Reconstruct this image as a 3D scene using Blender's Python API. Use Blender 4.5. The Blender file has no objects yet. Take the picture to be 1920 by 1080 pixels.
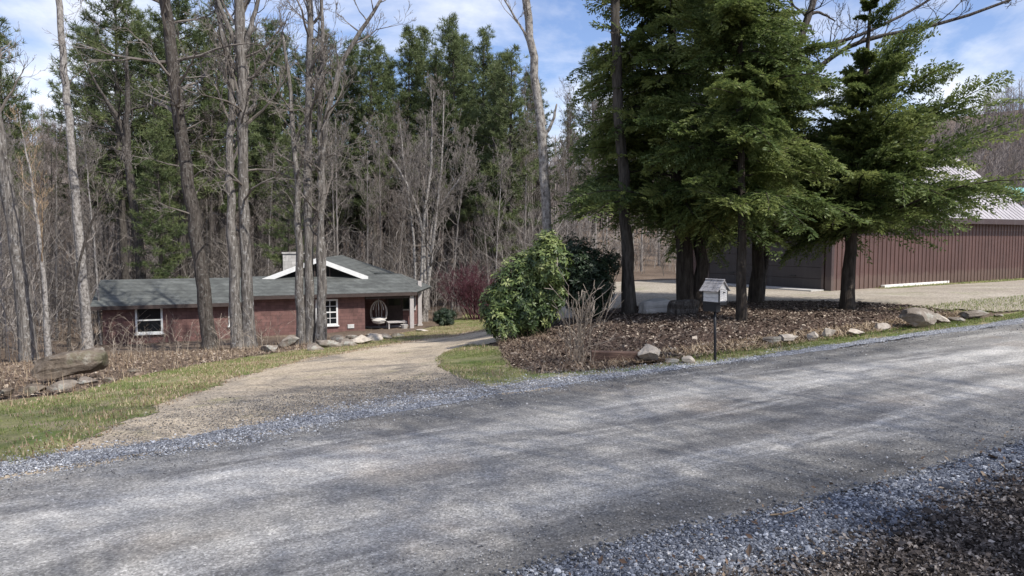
import bpy, math, random
import numpy as np
from mathutils import Vector, Matrix, Euler

R = math.radians
scene = bpy.context.scene
COL = scene.collection
rs = np.random.RandomState

# ------------------------------------------------------------------ camera
FPX, PITCH, CZ = 1386.0, R(3.92), 2.0
cam = bpy.data.cameras.new("camera")
cam_o = bpy.data.objects.new("camera", cam)
COL.objects.link(cam_o)
cam_o.location = (0, 0, CZ)
cam_o.rotation_euler = (R(90) - PITCH, 0, 0)
cam.sensor_width = 36
cam.lens = 36 * FPX / 1920
cam.clip_end = 2000
cam.clip_start = 0.05
scene.camera = cam_o

# ------------------------------------------------------------------ terrain
D = np.array([.84, .5426]); N = np.array([-.5426, .84])   # along / across the road
ROAD_ANG = math.atan2(.5426, .84)
NEAR, FAR = 3.35, 7.95                                   # road edges, measured across

def sstep(a, b, x):
    t = np.clip((x - a) / (b - a), 0, 1)
    return t * t * (3 - 2 * t)

def H(x, y):
    x = np.asarray(x, float); y = np.asarray(y, float)
    s = N[0] * x + N[1] * y - 8.25
    a = D[0] * x + D[1] * y
    s0 = np.maximum(s, 0)
    drop = .105 * (np.sqrt((s0 ** 2) + .3) - .55)
    drop = np.where(drop > 0, drop, 0)
    drop = 3.05 - np.log1p(np.exp(-(drop - 3.05) * 3.5)) / 3.5
    drop = np.where(s0 > 0, np.maximum(drop, 0), 0)
    w = sstep(4.2, -2.5, x - .02 * (y - 20))
    z = -drop * w
    # planting bed under the hemlocks stands a little proud of the road
    z = z + .10 * sstep(0.6, 2.2, s) * (1 - w) * sstep(8.5, 5.0, s)
    # wooded rise behind everything
    far = np.maximum(y - 54, 0)
    z = z + .09 * far * sstep(0, 25, far)
    # hill on the left and on the right, far back
    z = z + 15.0 * sstep(-40, -95, x + .1 * y) * sstep(45, 120, y)
    z = z + 22.0 * sstep(60, 130, x) * sstep(70, 150, y)
    # ground behind the viewer
    z = z + .05 * np.maximum(2.2 - (N[0] * x + N[1] * y), 0) * sstep(2.2, -2, N[0] * x + N[1] * y)
    return z

def hz(x, y): return float(H(x, y))

def ray(px, py):
    u = (px - 960) / FPX; v = (540 - py) / FPX
    return np.array([u, math.cos(PITCH) + v * math.sin(PITCH), -math.sin(PITCH) + v * math.cos(PITCH)])

def P(px, py, Y):                     # the point at distance Y along the view axis of the site plan
    r = ray(px, py); t = Y / r[1]
    return np.array([r[0] * t, Y, CZ + r[2] * t])

def G(px, py):                        # where on the ground
    r = ray(px, py); t = 2.0
    while t < 300:
        p = r * t
        if CZ + p[2] <= hz(p[0], p[1]): break
        t += .05
    p = r * t
    return np.array([p[0], p[1], hz(p[0], p[1])])

# ------------------------------------------------------------------ mesh accumulation
class Geo:
    def __init__(s): s.v = []; s.q = []; s.t = []; s.n = 0; s.ti = []; s.tt = []
    def add(s, v, q=None, t=None, tint=None):
        v = np.asarray(v, float).reshape(-1, 3)
        if q is not None and len(q):
            q = np.asarray(q, int); s.q.append(q + s.n)
            s.ti.append(np.full(len(q), .5) if tint is None else np.broadcast_to(tint, (len(q),)))
        if t is not None and len(t):
            t = np.asarray(t, int); s.t.append(t + s.n)
            s.tt.append(np.full(len(t), .5) if tint is None else np.broadcast_to(tint, (len(t),)))
        s.v.append(v); s.n += len(v)
    def mesh(s, name, mat, smooth=False):
        V = np.concatenate(s.v) if s.v else np.zeros((0, 3))
        Q = np.concatenate(s.q) if s.q else np.zeros((0, 4), int)
        T = np.concatenate(s.t) if s.t else np.zeros((0, 3), int)
        m = bpy.data.meshes.new(name)
        m.vertices.add(len(V)); m.vertices.foreach_set('co', V.astype(np.float32).ravel())
        nl = Q.size + T.size
        m.loops.add(nl); m.polygons.add(len(Q) + len(T))
        m.loops.foreach_set('vertex_index', np.concatenate([Q.ravel(), T.ravel()]).astype(np.int32))
        ls = np.concatenate([np.arange(len(Q)) * 4, Q.size + np.arange(len(T)) * 3]).astype(np.int32)
        m.polygons.foreach_set('loop_start', ls)
        m.polygons.foreach_set('use_smooth', np.full(len(Q) + len(T), smooth))
        m.update(calc_edges=True)
        at = m.attributes.new('tint', 'FLOAT', 'FACE')
        at.data.foreach_set('value', np.concatenate(s.ti + s.tt).astype(np.float32) if (s.ti or s.tt) else np.zeros(0, np.float32))
        m.materials.append(mat)
        return m
    def build(s, name, mat, parent=None, loc=None, smooth=False):
        o = bpy.data.objects.new(name, s.mesh(name, mat, smooth))
        COL.objects.link(o)
        if parent is not None: o.parent = parent
        if loc is not None: o.location = loc
        return o

def tag(o, label=None, cat=None, group=None, kind=None):
    if label: o['label'] = label
    if cat: o['category'] = cat
    if group: o['group'] = group
    if kind: o['kind'] = kind
    return o

def thing(name, label, cat, loc=(0, 0, 0), rotz=0, group=None):
    o = bpy.data.objects.new(name, None); COL.objects.link(o)
    o.location = tuple(float(c) for c in loc); o.rotation_euler = (0, 0, rotz)
    o.empty_display_size = .2
    return tag(o, label, cat, group)

def copy_tree(root, loc, rotz, scale=1., label=None, group=None):
    r = root.copy(); COL.objects.link(r)
    r.location = loc; r.rotation_euler = (0, 0, rotz)
    r.scale = (scale,) * 3 if np.isscalar(scale) else scale
    if label: r['label'] = label
    if group: r['group'] = group
    for ch in root.children:
        c = ch.copy(); COL.objects.link(c); c.parent = r
    return r

def nrm(v):
    v = np.asarray(v, float); return v / (np.linalg.norm(v, axis=-1, keepdims=True) + 1e-12)

def tube(g, pts, rad, sides=8, tint=None, cap=True, wob=0, rng=None):
    pts = np.asarray(pts, float); K = len(pts); rad = np.broadcast_to(np.asarray(rad, float), (K,))
    tg = np.gradient(pts, axis=0); tg = nrm(tg)
    up = np.array([1., 0, 0]) if abs(tg[0][0]) < .8 else np.array([0, 1., 0])
    V = []
    a = np.arange(sides) * 2 * math.pi / sides
    for k in range(K):
        s1 = nrm(np.cross(tg[k], up)); up = np.cross(s1, tg[k])
        rr = rad[k] * (1 + (rng.uniform(-wob, wob, sides) if wob else 0))
        V.append(pts[k] + (np.cos(a) * rr)[:, None] * s1 + (np.sin(a) * rr)[:, None] * up)
    V = np.concatenate(V)
    i = np.arange(sides); j = (i + 1) % sides
    q = np.concatenate([np.stack([k * sides + i, k * sides + j, (k + 1) * sides + j, (k + 1) * sides + i], 1) for k in range(K - 1)])
    t = None
    if cap:
        V = np.concatenate([V, pts[-1:]]); c = len(V) - 1
        t = np.stack([(K - 1) * sides + i, (K - 1) * sides + j, np.full(sides, c)], 1)
    g.add(V, q, t, tint=None if tint is None else tint)

def segs(g, p0, p1, r0, r1, sides=3, tint=None):
    p0 = np.asarray(p0, float); p1 = np.asarray(p1, float); M = len(p0)
    if M == 0: return
    r0 = np.asarray(r0, float); r1 = np.asarray(r1, float)
    d = nrm(p1 - p0)
    ref = np.where(np.abs(d[:, 2:3]) < .9, np.array([[0, 0, 1.]]), np.array([[1., 0, 0]]))
    s1 = nrm(np.cross(d, ref)); s2 = np.cross(d, s1)
    a = np.arange(sides) * 2 * math.pi / sides
    off = np.cos(a)[None, :, None] * s1[:, None, :] + np.sin(a)[None, :, None] * s2[:, None, :]
    V = np.concatenate([p0[:, None] + off * r0[:, None, None], p1[:, None] + off * r1[:, None, None]], 1)
    i = np.arange(sides); j = (i + 1) % sides
    q = np.stack([i, j, sides + j, sides + i], 1)
    Q = (np.arange(M) * 2 * sides)[:, None, None] + q[None]
    g.add(V.reshape(-1, 3), Q.reshape(-1, 4), tint=None if tint is None else np.repeat(tint, sides))

def scatter(g, tv, tq, tt, pos, rot, scl, tint=None):
    """copies of a small template: tv (V,3); rot (M,3,3); scl (M,) or (M,3)"""
    M = len(pos); scl = np.asarray(scl, float)
    if scl.ndim == 1: scl = scl[:, None].repeat(3, 1)
    V = np.einsum('mij,mvj->mvi', rot, tv[None] * scl[:, None, :]) + pos[:, None, :]
    n = len(tv); b = (np.arange(M) * n)[:, None, None]
    q = (b + np.asarray(tq)[None]).reshape(-1, 4) if tq is not None and len(tq) else None
    t = (b + np.asarray(tt)[None]).reshape(-1, 3) if tt is not None and len(tt) else None
    per = (0 if tq is None else len(tq)) + (0 if tt is None else len(tt))
    g.add(V.reshape(-1, 3), q, t, tint=None if tint is None else np.repeat(tint, per))

def rotz(a):
    c, s, z, o = np.cos(a), np.sin(a), np.zeros_like(a), np.ones_like(a)
    return np.stack([np.stack([c, -s, z], -1), np.stack([s, c, z], -1), np.stack([z, z, o], -1)], -2)
def roty(a):
    c, s, z, o = np.cos(a), np.sin(a), np.zeros_like(a), np.ones_like(a)
    return np.stack([np.stack([c, z, s], -1), np.stack([z, o, z], -1), np.stack([-s, z, c], -1)], -2)
def rotx(a):
    c, s, z, o = np.cos(a), np.sin(a), np.zeros_like(a), np.ones_like(a)
    return np.stack([np.stack([o, z, z], -1), np.stack([z, c, -s], -1), np.stack([z, s, c], -1)], -2)
def rand_rot(rng, M, tilt=1.):
    return rotz(rng.uniform(0, 6.283, M)) @ rotx(rng.uniform(-1.6, 1.6, M) * tilt) @ roty(rng.uniform(-1.6, 1.6, M) * tilt)

def box(g, lo, hi, tint=None):
    x0, y0, z0 = lo; x1, y1, z1 = hi
    v = [(x0, y0, z0), (x1, y0, z0), (x1, y1, z0), (x0, y1, z0), (x0, y0, z1), (x1, y0, z1), (x1, y1, z1), (x0, y1, z1)]
    g.add(v, [(0, 3, 2, 1), (4, 5, 6, 7), (0, 1, 5, 4), (1, 2, 6, 5), (2, 3, 7, 6), (3, 0, 4, 7)], tint=tint)

def slab(g, corners, th, tint=None):
    """a plate: four (or three) top corners in order, thickness th downwards"""
    c = np.asarray(corners, float); n = len(c)
    nn = nrm(np.cross(c[1] - c[0], c[2] - c[0]))
    if nn[2] < 0: nn = -nn
    v = np.concatenate([c, c - nn * th])
    sq = [(i, (i + 1) % n, n + (i + 1) % n, n + i) for i in range(n)]
    if n == 4: g.add(v, [(0, 1, 2, 3), (7, 6, 5, 4)] + sq, tint=tint)
    else: g.add(v, sq, [(0, 1, 2), (5, 4, 3)], tint=tint)

# ------------------------------------------------------------------ materials
def new_mat(name):
    m = bpy.data.materials.new(name); m.use_nodes = True
    nt = m.node_tree; b = nt.nodes['Principled BSDF']
    return m, nt, b
def nd(nt, t, **kw):
    n = nt.nodes.new(t)
    for k, v in kw.items():
        if k in n.inputs: n.inputs[k].default_value = v
        else: setattr(n, k, v)
    return n
def ramp(nt, fac, stops, interp='LINEAR'):
    r = nt.nodes.new('ShaderNodeValToRGB'); r.color_ramp.interpolation = interp
    e = r.color_ramp.elements
    while len(e) < len(stops): e.new(.5)
    for k, (p, c) in enumerate(stops):
        e[k].position = p; e[k].color = (*c, 1) if len(c) == 3 else c
    nt.links.new(fac, r.inputs[0]); return r.outputs[0]
def gray(v): return (v, v, v)
def coords(nt, scale=(1, 1, 1), rot=(0, 0, 0), kind='Object'):
    tc = nt.nodes.new('ShaderNodeTexCoord'); mp = nt.nodes.new('ShaderNodeMapping')
    mp.inputs['Scale'].default_value = scale; mp.inputs['Rotation'].default_value = rot
    nt.links.new(tc.outputs[kind], mp.inputs['Vector']); return mp.outputs[0]
def noise(nt, vec, scale, detail=4, rough=.55, dist=0):
    n = nd(nt, 'ShaderNodeTexNoise'); n.inputs['Scale'].default_value = scale
    n.inputs['Detail'].default_value = detail; n.inputs['Roughness'].default_value = rough; n.inputs['Distortion'].default_value = dist
    nt.links.new(vec, n.inputs['Vector']); return n.outputs['Fac']
def voro(nt, vec, scale, out='Color'):
    n = nd(nt, 'ShaderNodeTexVoronoi'); n.inputs['Scale'].default_value = scale
    nt.links.new(vec, n.inputs['Vector']); return n.outputs[out]
def mix(nt, fac, a, b, mode='MIX'):
    n = nt.nodes.new('ShaderNodeMix'); n.data_type = 'RGBA'; n.blend_type = mode
    for s, v in ((n.inputs[0], fac), (n.inputs[6], a), (n.inputs[7], b)):
        if hasattr(v, 'is_linked') or hasattr(v, 'links'): nt.links.new(v, s)
        elif isinstance(v, (int, float)): s.default_value = v
        else: s.default_value = (*v, 1)
    return n.outputs[2]
def math_n(nt, op, a, b=0.):
    n = nt.nodes.new('ShaderNodeMath'); n.operation = op
    for k, v in enumerate((a, b)):
        if hasattr(v, 'links'): nt.links.new(v, n.inputs[k])
        else: n.inputs[k].default_value = v
    return n.outputs[0]
def bump(nt, b, hgt, strength, dist=.02):
    n = nd(nt, 'ShaderNodeBump'); n.inputs['Strength'].default_value = strength; n.inputs['Distance'].default_value = dist
    nt.links.new(hgt, n.inputs['Height']); nt.links.new(n.outputs[0], b.inputs['Normal'])
def tint_out(nt):
    a = nd(nt, 'ShaderNodeAttribute'); a.attribute_name = 'tint'; return a.outputs['Fac']

def mat_leaf(name, stops, rough=.5, trans=.25, nscale=.8, spec=.3, patch=.5):
    m, nt, b = new_mat(name)
    v = coords(nt)
    f = math_n(nt, 'ADD', math_n(nt, 'MULTIPLY', tint_out(nt), 1 - patch), math_n(nt, 'MULTIPLY', noise(nt, v, nscale, 2), patch))
    c = ramp(nt, f, stops)
    nt.links.new(c, b.inputs['Base Color']); b.inputs['Roughness'].default_value = rough
    b.inputs['Specular IOR Level'].default_value = spec
    if trans:
        tr = nd(nt, 'ShaderNodeBsdfTranslucent'); nt.links.new(c, tr.inputs['Color'])
        ms = nd(nt, 'ShaderNodeMixShader'); ms.inputs[0].default_value = trans
        nt.links.new(b.outputs[0], ms.inputs[1]); nt.links.new(tr.outputs[0], ms.inputs[2])
        nt.links.new(ms.outputs[0], nt.nodes['Material Output'].inputs['Surface'])
    return m

def mat_bark(name, dark, light, pale, vs=(9, 9, 1.6), bs=.9, patch=None, moss=None):
    m, nt, b = new_mat(name)
    v = coords(nt, vs); v2 = coords(nt)
    f = noise(nt, v, 1.6, 6, .65)
    c = ramp(nt, f, [(.3, dark), (.5, light), (.72, pale)])
    if patch:     # lichen patches
        c = mix(nt, ramp(nt, noise(nt, v2, patch[1], 4, .7), [(.56, gray(0)), (.66, gray(.85))]), c, patch[0])
    nt.links.new(c, b.inputs['Base Color']); b.inputs['Roughness'].default_value = .9
    b.inputs['Specular IOR Level'].default_value = .15
    bump(nt, b, f, bs, .05)
    return m

def mat_twig(name, stops):
    m, nt, b = new_mat(name)
    nt.links.new(ramp(nt, tint_out(nt), stops), b.inputs['Base Color']); b.inputs['Roughness'].default_value = .85
    b.inputs['Specular IOR Level'].default_value = .2
    return m

def mat_ground(name, stops, big=.6, fine=14, speck=None, bs=.6, bd=.03, rough=.95, patch=None, patch2=None, stretch=(1, 1, 1)):
    m, nt, b = new_mat(name)
    v = coords(nt, stretch)
    f = math_n(nt, 'ADD', math_n(nt, 'MULTIPLY', noise(nt, v, big, 4, .6), .5), math_n(nt, 'MULTIPLY', noise(nt, v, fine, 5, .75), .5))
    c = ramp(nt, f, stops)
    for p in (patch, patch2):
        if p: c = mix(nt, ramp(nt, noise(nt, v, p[1], 5, .65), [(p[2], gray(0)), (p[3], gray(p[4]))]), c, p[0])
    if speck:
        vv = voro(nt, v, speck[0]); g = nd(nt, 'ShaderNodeSeparateColor'); nt.links.new(vv, g.inputs[0])
        c = mix(nt, 1., c, ramp(nt, g.outputs[0], [(0, gray(1 - speck[1])), (.5, gray(1)), (1, gray(1 + speck[1]))]), 'MULTIPLY')
    nt.links.new(c, b.inputs['Base Color']); b.inputs['Roughness'].default_value = rough
    b.inputs['Specular IOR Level'].default_value = .2
    bump(nt, b, noise(nt, v, fine * 1.6, 5, .8), bs, bd)
    return m

def mat_plain(name, col, rough=.6, var=.15, scale=4, metallic=0, bs=0, spec=.4, stretch=(1, 1, 1)):
    m, nt, b = new_mat(name); v = coords(nt, stretch)
    f = noise(nt, v, scale, 5, .65)
    c = ramp(nt, f, [(.3, tuple(x * (1 - var) for x in col)), (.7, tuple(min(1, x * (1 + var)) for x in col))])
    nt.links.new(c, b.inputs['Base Color']); b.inputs['Roughness'].default_value = rough; b.inputs['Metallic'].default_value = metallic
    b.inputs['Specular IOR Level'].default_value = spec
    if bs: bump(nt, b, f, bs, .01)
    return m

M = {}
M['bark_dark'] = mat_bark('bark_dark', (.022, .019, .016), (.072, .062, .054), (.15, .135, .12), vs=(14, 14, 2.2), patch=((.17, .165, .15), 9.))
M['bark_grey'] = mat_bark('bark_grey', (.035, .03, .027), (.15, .135, .12), (.33, .31, .285), vs=(13, 13, 1.8), patch=((.36, .35, .33), 8.))
M['bark_pale'] = mat_bark('bark_pale', (.06, .053, .046), (.27, .25, .23), (.46, .44, .41), vs=(8, 8, 5), patch=((.075, .067, .06), 7.))
M['bark_hemlock'] = mat_bark('bark_hemlock', (.02, .016, .013), (.055, .045, .036), (.10, .085, .07))
M['bark_wood'] = mat_bark('bark_wood', (.09, .08, .072), (.22, .20, .183), (.38, .357, .335), vs=(6, 6, 1.2), bs=.5)
M['bark_pine'] = mat_bark('bark_pine', (.03, .026, .022), (.075, .066, .056), (.13, .115, .10))
M['twig'] = mat_twig('twig', [(0, (.105, .09, .078)), (.5, (.19, .168, .148)), (1, (.32, .29, .262))])
M['twig_dark2'] = mat_twig('brown_twig', [(0, (.07, .056, .047)), (.5, (.135, .112, .095)), (1, (.23, .198, .172))])
M['twig_pale'] = mat_twig('twig_pale', [(0, (.15, .118, .088)), (.5, (.25, .205, .16)), (1, (.42, .365, .30))])
M['twig_dark'] = mat_twig('twig_dark', [(0, (.04, .034, .03)), (1, (.11, .098, .088))])
M['twig_far'] = mat_twig('twig_far', [(0, (.12, .10, .09)), (.5, (.20, .172, .155)), (1, (.30, .265, .245))])
M['twig_red'] = mat_twig('twig_red', [(0, (.045, .016, .022)), (1, (.115, .045, .055))])
M['straw'] = mat_twig('straw', [(0, (.14, .09, .055)), (.5, (.30, .22, .14)), (1, (.50, .41, .29))])
M['straw_brown'] = mat_twig('straw_brown', [(0, (.08, .05, .035)), (.5, (.19, .13, .088)), (1, (.38, .30, .21))])
M['leaf_litter'] = mat_twig('leaf_litter', [(0, (.06, .042, .033)), (.45, (.15, .108, .08)), (.8, (.27, .21, .16)), (1, (.42, .36, .29))])
M['bed_litter'] = mat_twig('bed_litter', [(0, (.04, .029, .023)), (.5, (.115, .085, .066)), (.8, (.23, .18, .138)), (1, (.46, .39, .31))])
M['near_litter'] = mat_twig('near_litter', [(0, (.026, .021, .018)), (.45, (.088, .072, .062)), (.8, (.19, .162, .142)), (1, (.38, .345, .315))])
M['pine'] = mat_leaf('pine', [(.2, (.05, .074, .032)), (.5, (.118, .152, .06)), (.8, (.20, .225, .095))], .55, .3, .5)
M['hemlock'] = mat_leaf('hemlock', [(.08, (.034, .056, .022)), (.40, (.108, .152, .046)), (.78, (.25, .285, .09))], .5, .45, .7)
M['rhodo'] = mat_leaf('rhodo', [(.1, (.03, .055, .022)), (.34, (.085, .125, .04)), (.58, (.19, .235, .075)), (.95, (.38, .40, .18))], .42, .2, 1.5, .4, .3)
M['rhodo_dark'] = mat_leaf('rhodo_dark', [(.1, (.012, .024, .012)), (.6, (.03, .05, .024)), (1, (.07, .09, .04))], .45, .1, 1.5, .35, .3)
M['grass'] = mat_leaf('grass', [(.12, (.085, .125, .035)), (.46, (.165, .215, .06)), (.66, (.30, .305, .12)), (.88, (.49, .43, .27))], .6, .3, .9, .2, .55)

# ------------------------------------------------------------------ road surface: local x along, y across
def mat_road():
    m, nt, b = new_mat('road_gravel')
    v = coords(nt)
    st = coords(nt, (.20, 1.1, 1)); st2 = coords(nt, (.30, 2.0, 1))
    f = noise(nt, st, 1.2, 5, .6, .4); f2 = noise(nt, st2, 1.0, 5, .7, .3)
    c = ramp(nt, f, [(.34, (.148, .142, .135)), (.5, (.24, .231, .216)), (.66, (.395, .38, .353))])
    c = mix(nt, ramp(nt, f2, [(.5, gray(0)), (.66, gray(.8))]), c, (.48, .46, .425))
    c = mix(nt, ramp(nt, noise(nt, v, .55, 4, .6), [(.54, gray(0)), (.70, gray(.5))]), c, (.34, .29, .235))
    # compacted wheel tracks and looser, darker edges across the width
    sp = nd(nt, 'ShaderNodeSeparateXYZ'); nt.links.new(v, sp.inputs[0])
    wob = math_n(nt, 'ADD', sp.outputs[1], math_n(nt, 'MULTIPLY', noise(nt, coords(nt, (.3, .3, 1)), 1., 2), .9))
    tr = ramp(nt, math_n(nt, 'DIVIDE', math_n(nt, 'SUBTRACT', wob, NEAR + .45), FAR - NEAR),
              [(.0, gray(.58)), (.15, gray(.76)), (.27, gray(1.16)), (.39, gray(.90)), (.52, gray(1.04)), (.66, gray(1.18)), (.79, gray(.80)), (.95, gray(.66))])
    c = mix(nt, 1., c, tr, 'MULTIPLY')
    vv = voro(nt, v, 75); g = nd(nt, 'ShaderNodeSeparateColor'); nt.links.new(vv, g.inputs[0])
    c = mix(nt, 1., c, ramp(nt, g.outputs[0], [(0, gray(.62)), (.5, gray(.97)), (.85, gray(1.16)), (1, gray(1.6))]), 'MULTIPLY')
    c = mix(nt, 1., c, ramp(nt, noise(nt, v, 30, 4, .8), [(.3, gray(.72)), (.7, gray(1.26))]), 'MULTIPLY')
    nt.links.new(c, b.inputs['Base Color']); b.inputs['Roughness'].default_value = .85
    b.inputs['Specular IOR Level'].default_value = .25
    bump(nt, b, math_n(nt, 'ADD', voro(nt, v, 60, 'Distance'), noise(nt, v, 25, 4, .8)), .45, .015)
    return m
M['road'] = mat_road()
M['blue_gravel'] = mat_ground('blue_gravel', [(.3, (.15, .155, .175)), (.5, (.27, .28, .305)), (.7, (.42, .435, .465))], .8, 22, (55, .6), .9, .03)
M['near_gravel'] = mat_ground('near_gravel', [(.3, (.07, .075, .09)), (.5, (.145, .155, .18)), (.7, (.25, .265, .295))], .8, 22, (48, .65), .9, .03)  # darker than the far gravel: shade on the near edge is put into the colour
M['drive'] = mat_ground('drive', [(.3, (.26, .212, .152)), (.5, (.41, .34, .252)), (.7, (.53, .455, .35))], .5, 18, (45, .4), .6, .02, patch=((.17, .15, .125), .8, .5, .66, .85), patch2=((.24, .23, .11), 1.1, .58, .7, .55), stretch=(1, .8, 1))
M['yard'] = mat_ground('yard', [(.3, (.19, .16, .125)), (.5, (.31, .27, .215)), (.7, (.44, .395, .325))], .4, 12, (30, .35), .6, .02, patch=((.22, .22, .12), .5, .55, .7, .6))
M['lawn'] = mat_ground('lawn', [(.3, (.125, .14, .05)), (.5, (.225, .22, .095)), (.7, (.37, .33, .19))], .7, 16, None, .8, .04, patch=((.36, .29, .19), .8, .5, .62, .9), patch2=((.10, .16, .03), 1.3, .5, .64, .8))
M['floor'] = mat_ground('wood_floor', [(.3, (.07, .05, .036)), (.5, (.15, .11, .08)), (.7, (.25, .195, .145))], .3, 8, None, .9, .08)
M['bed'] = mat_ground('bed_mulch', [(.3, (.04, .026, .02)), (.5, (.09, .06, .046)), (.7, (.16, .115, .088))], .6, 15, (35, .4), .9, .04)
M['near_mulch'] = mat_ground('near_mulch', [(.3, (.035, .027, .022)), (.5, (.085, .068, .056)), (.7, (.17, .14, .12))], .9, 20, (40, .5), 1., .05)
M['rock'] = mat_ground('rock', [(.3, (.09, .073, .06)), (.5, (.205, .175, .145)), (.7, (.37, .33, .29))], 1.6, 9, None, .9, .03, patch=((.40, .40, .36), 3.0, .55, .63, .7), patch2=((.08, .085, .04), 1.8, .58, .7, .6))
M['rock_brown'] = mat_ground('rock_brown', [(.3, (.06, .047, .037)), (.5, (.15, .12, .092)), (.7, (.30, .255, .205))], 2.2, 9, None, 1., .03, patch=((.36, .34, .29), 3.5, .57, .65, .6), patch2=((.07, .075, .03), 2.2, .55, .66, .6))
M['rock_pale'] = mat_ground('rock_pale', [(.3, (.26, .22, .18)), (.5, (.43, .38, .32)), (.7, (.60, .55, .48))], 1.8, 10, None, .8, .03, patch=((.15, .12, .09), 2.6, .56, .66, .7))

# ------------------------------------------------------------------ ground sheets
def grid_axis(parts):
    out = []
    for a, b, st in parts: out += list(np.arange(a, b, st))
    return np.array(out + [parts[-1][1]])
xs = grid_axis([(-420, -110, 14), (-110, -36, 3), (-36, 36, .6), (36, 110, 3), (110, 420, 14)])
ys = grid_axis([(-120, -12, 6), (-12, 60, .6), (60, 170, 3), (170, 620, 15)])
X, Y = np.meshgrid(xs, ys); Z = H(X, Y)
near = (np.abs(X) < 36) & (Y < 62)
r0 = rs(1)
rough = r0.normal(0, .035, Z.shape) * ((N[0] * X + N[1] * Y > 12) & near & ~((X > 2) & (N[0] * X + N[1] * Y < 25)))
nx, ny = len(xs), len(ys)
idx = np.arange(nx * ny).reshape(ny, nx)
g = Geo(); g.add(np.stack([X, Y, Z - .03 + np.minimum(rough, .02)], -1).reshape(-1, 3),
                 np.stack([idx[:-1, :-1], idx[:-1, 1:], idx[1:, 1:], idx[1:, :-1]], -1).reshape(-1, 4))
tag(g.build('ground', M['floor'], smooth=True), kind='structure')

def vnoise(x, y, seed=0):
    """cheap smooth value noise for ragged edges"""
    t = np.zeros_like(x)
    for k, (f, am) in enumerate(((.9, 1.), (2.3, .6), (5.1, .4), (11.3, .28), (23., .2))):
        t += am * np.sin(x * f + seed * 1.7 + k * 2.1 + 1.3 * np.sin(y * f * .8 + k)) * np.sin(y * f * 1.1 + seed * .9 + k * 1.3 + 1.1 * np.sin(x * f * .7 + 2 * k))
    return t

def inside(px, py, poly):
    poly = np.asarray(poly)[:, :2]; c = np.zeros(px.shape, bool); j = len(poly) - 1
    for i in range(len(poly)):
        xi, yi = poly[i]; xj, yj = poly[j]
        c ^= ((yi > py) != (yj > py)) & (px < (xj - xi) * (py - yi) / (yj - yi + 1e-12) + xi); j = i
    return c

def zone(name, poly, mat, res, lift, rag=.12, seed=0):
    poly = np.asarray(poly)[:, :2]
    x = np.arange(poly[:, 0].min() - .6, poly[:, 0].max() + .6, res); y = np.arange(poly[:, 1].min() - .6, poly[:, 1].max() + .6, res)
    Xc, Yc = np.meshgrid(x[:-1] + res / 2, y[:-1] + res / 2)
    ok = inside(Xc + rag * vnoise(Xc, Yc, seed), Yc + rag * vnoise(Yc, Xc, seed + 5), poly)
    iy, ix = np.nonzero(ok); W = len(x)
    q = np.stack([iy * W + ix, iy * W + ix + 1, (iy + 1) * W + ix + 1, (iy + 1) * W + ix], 1)
    u, inv = np.unique(q, return_inverse=True)
    vx = x[u % W]; vy = y[u // W]
    g = Geo(); g.add(np.stack([vx, vy, H(vx, vy) + lift], 1), inv.reshape(-1, 4))
    return tag(g.build(name, mat, smooth=True), kind='structure')

def gp(*pts): return [G(*p)[:2] for p in pts]
def an(a, n): return (D[0] * a + N[0] * n, D[1] * a + N[1] * n)

# road: one strip in its own axes
def road_strip(name, n_lo, n_hi, mat, lift, a0=-30, a1=120, seed=0, rag=.1, cols=14, crown=0.):
    a = np.concatenate([np.arange(a0, -6, .5), np.arange(-6, 32, .05), np.arange(32, a1, .5)])
    lo = n_lo(a) + rag * vnoise(a, a * 0 + seed, seed); hi = n_hi(a) + rag * vnoise(a, a * 0 + seed + 3, seed + 2)
    t = np.linspace(0, 1, cols)
    A = np.repeat(a[:, None], cols, 1); Nn = lo[:, None] * (1 - t) + hi[:, None] * t
    zz = H(D[0] * A + N[0] * Nn, D[1] * A + N[1] * Nn) + lift + crown * np.sin(t * math.pi)[None]
    i = np.arange(len(a) * cols).reshape(len(a), cols)
    q = np.stack([i[:-1, :-1], i[1:, :-1], i[1:, 1:], i[:-1, 1:]], -1).reshape(-1, 4)
    g = Geo(); g.add(np.stack([A, Nn, zz], -1).reshape(-1, 3), q)
    o = g.build(name, mat, smooth=True); o.rotation_euler = (0, 0, ROAD_ANG)
    return tag(o, kind='structure')
near_e = lambda a: np.interp(a, [-30, 1.6, 2.6, 3.6, 4.5, 7.8, 120], [3.6, 3.5, 3.48, 3.45, 3.28, 3.15, 3.0])
far_e = lambda a: np.interp(a, [-30, -.3, 2.5, 4.7, 120], [7.35, 7.4, 7.65, 7.97, 7.97])
road_strip('road', near_e, far_e, M['road'], .004, rag=.07, seed=1, cols=18, crown=.03)
road_strip('gravel_shoulder', lambda a: far_e(a) - .02, lambda a: np.interp(a, [-30, -.3, 1, 2.7, 5, 6, 7.6, 9.2, 11.4, 15, 21, 120], [7.85, 7.9, 7.85, 8.2, 8.5, 8.45, 8.3, 8.15, 8.3, 8.4, 8.5, 8.5]), M['blue_gravel'], .010, rag=.09, seed=4, cols=5)
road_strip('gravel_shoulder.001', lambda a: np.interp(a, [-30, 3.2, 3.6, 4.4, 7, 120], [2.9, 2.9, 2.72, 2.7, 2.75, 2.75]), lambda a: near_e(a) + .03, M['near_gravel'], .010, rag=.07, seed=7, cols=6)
road_strip('mulch_verge', lambda a: a * 0 - 6., lambda a: np.interp(a, [-30, 3.2, 3.6, 4.4, 7, 120], [2.9, 2.9, 2.74, 2.72, 2.77, 2.77]), M['near_mulch'], .012, rag=.09, seed=9, cols=30)

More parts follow.
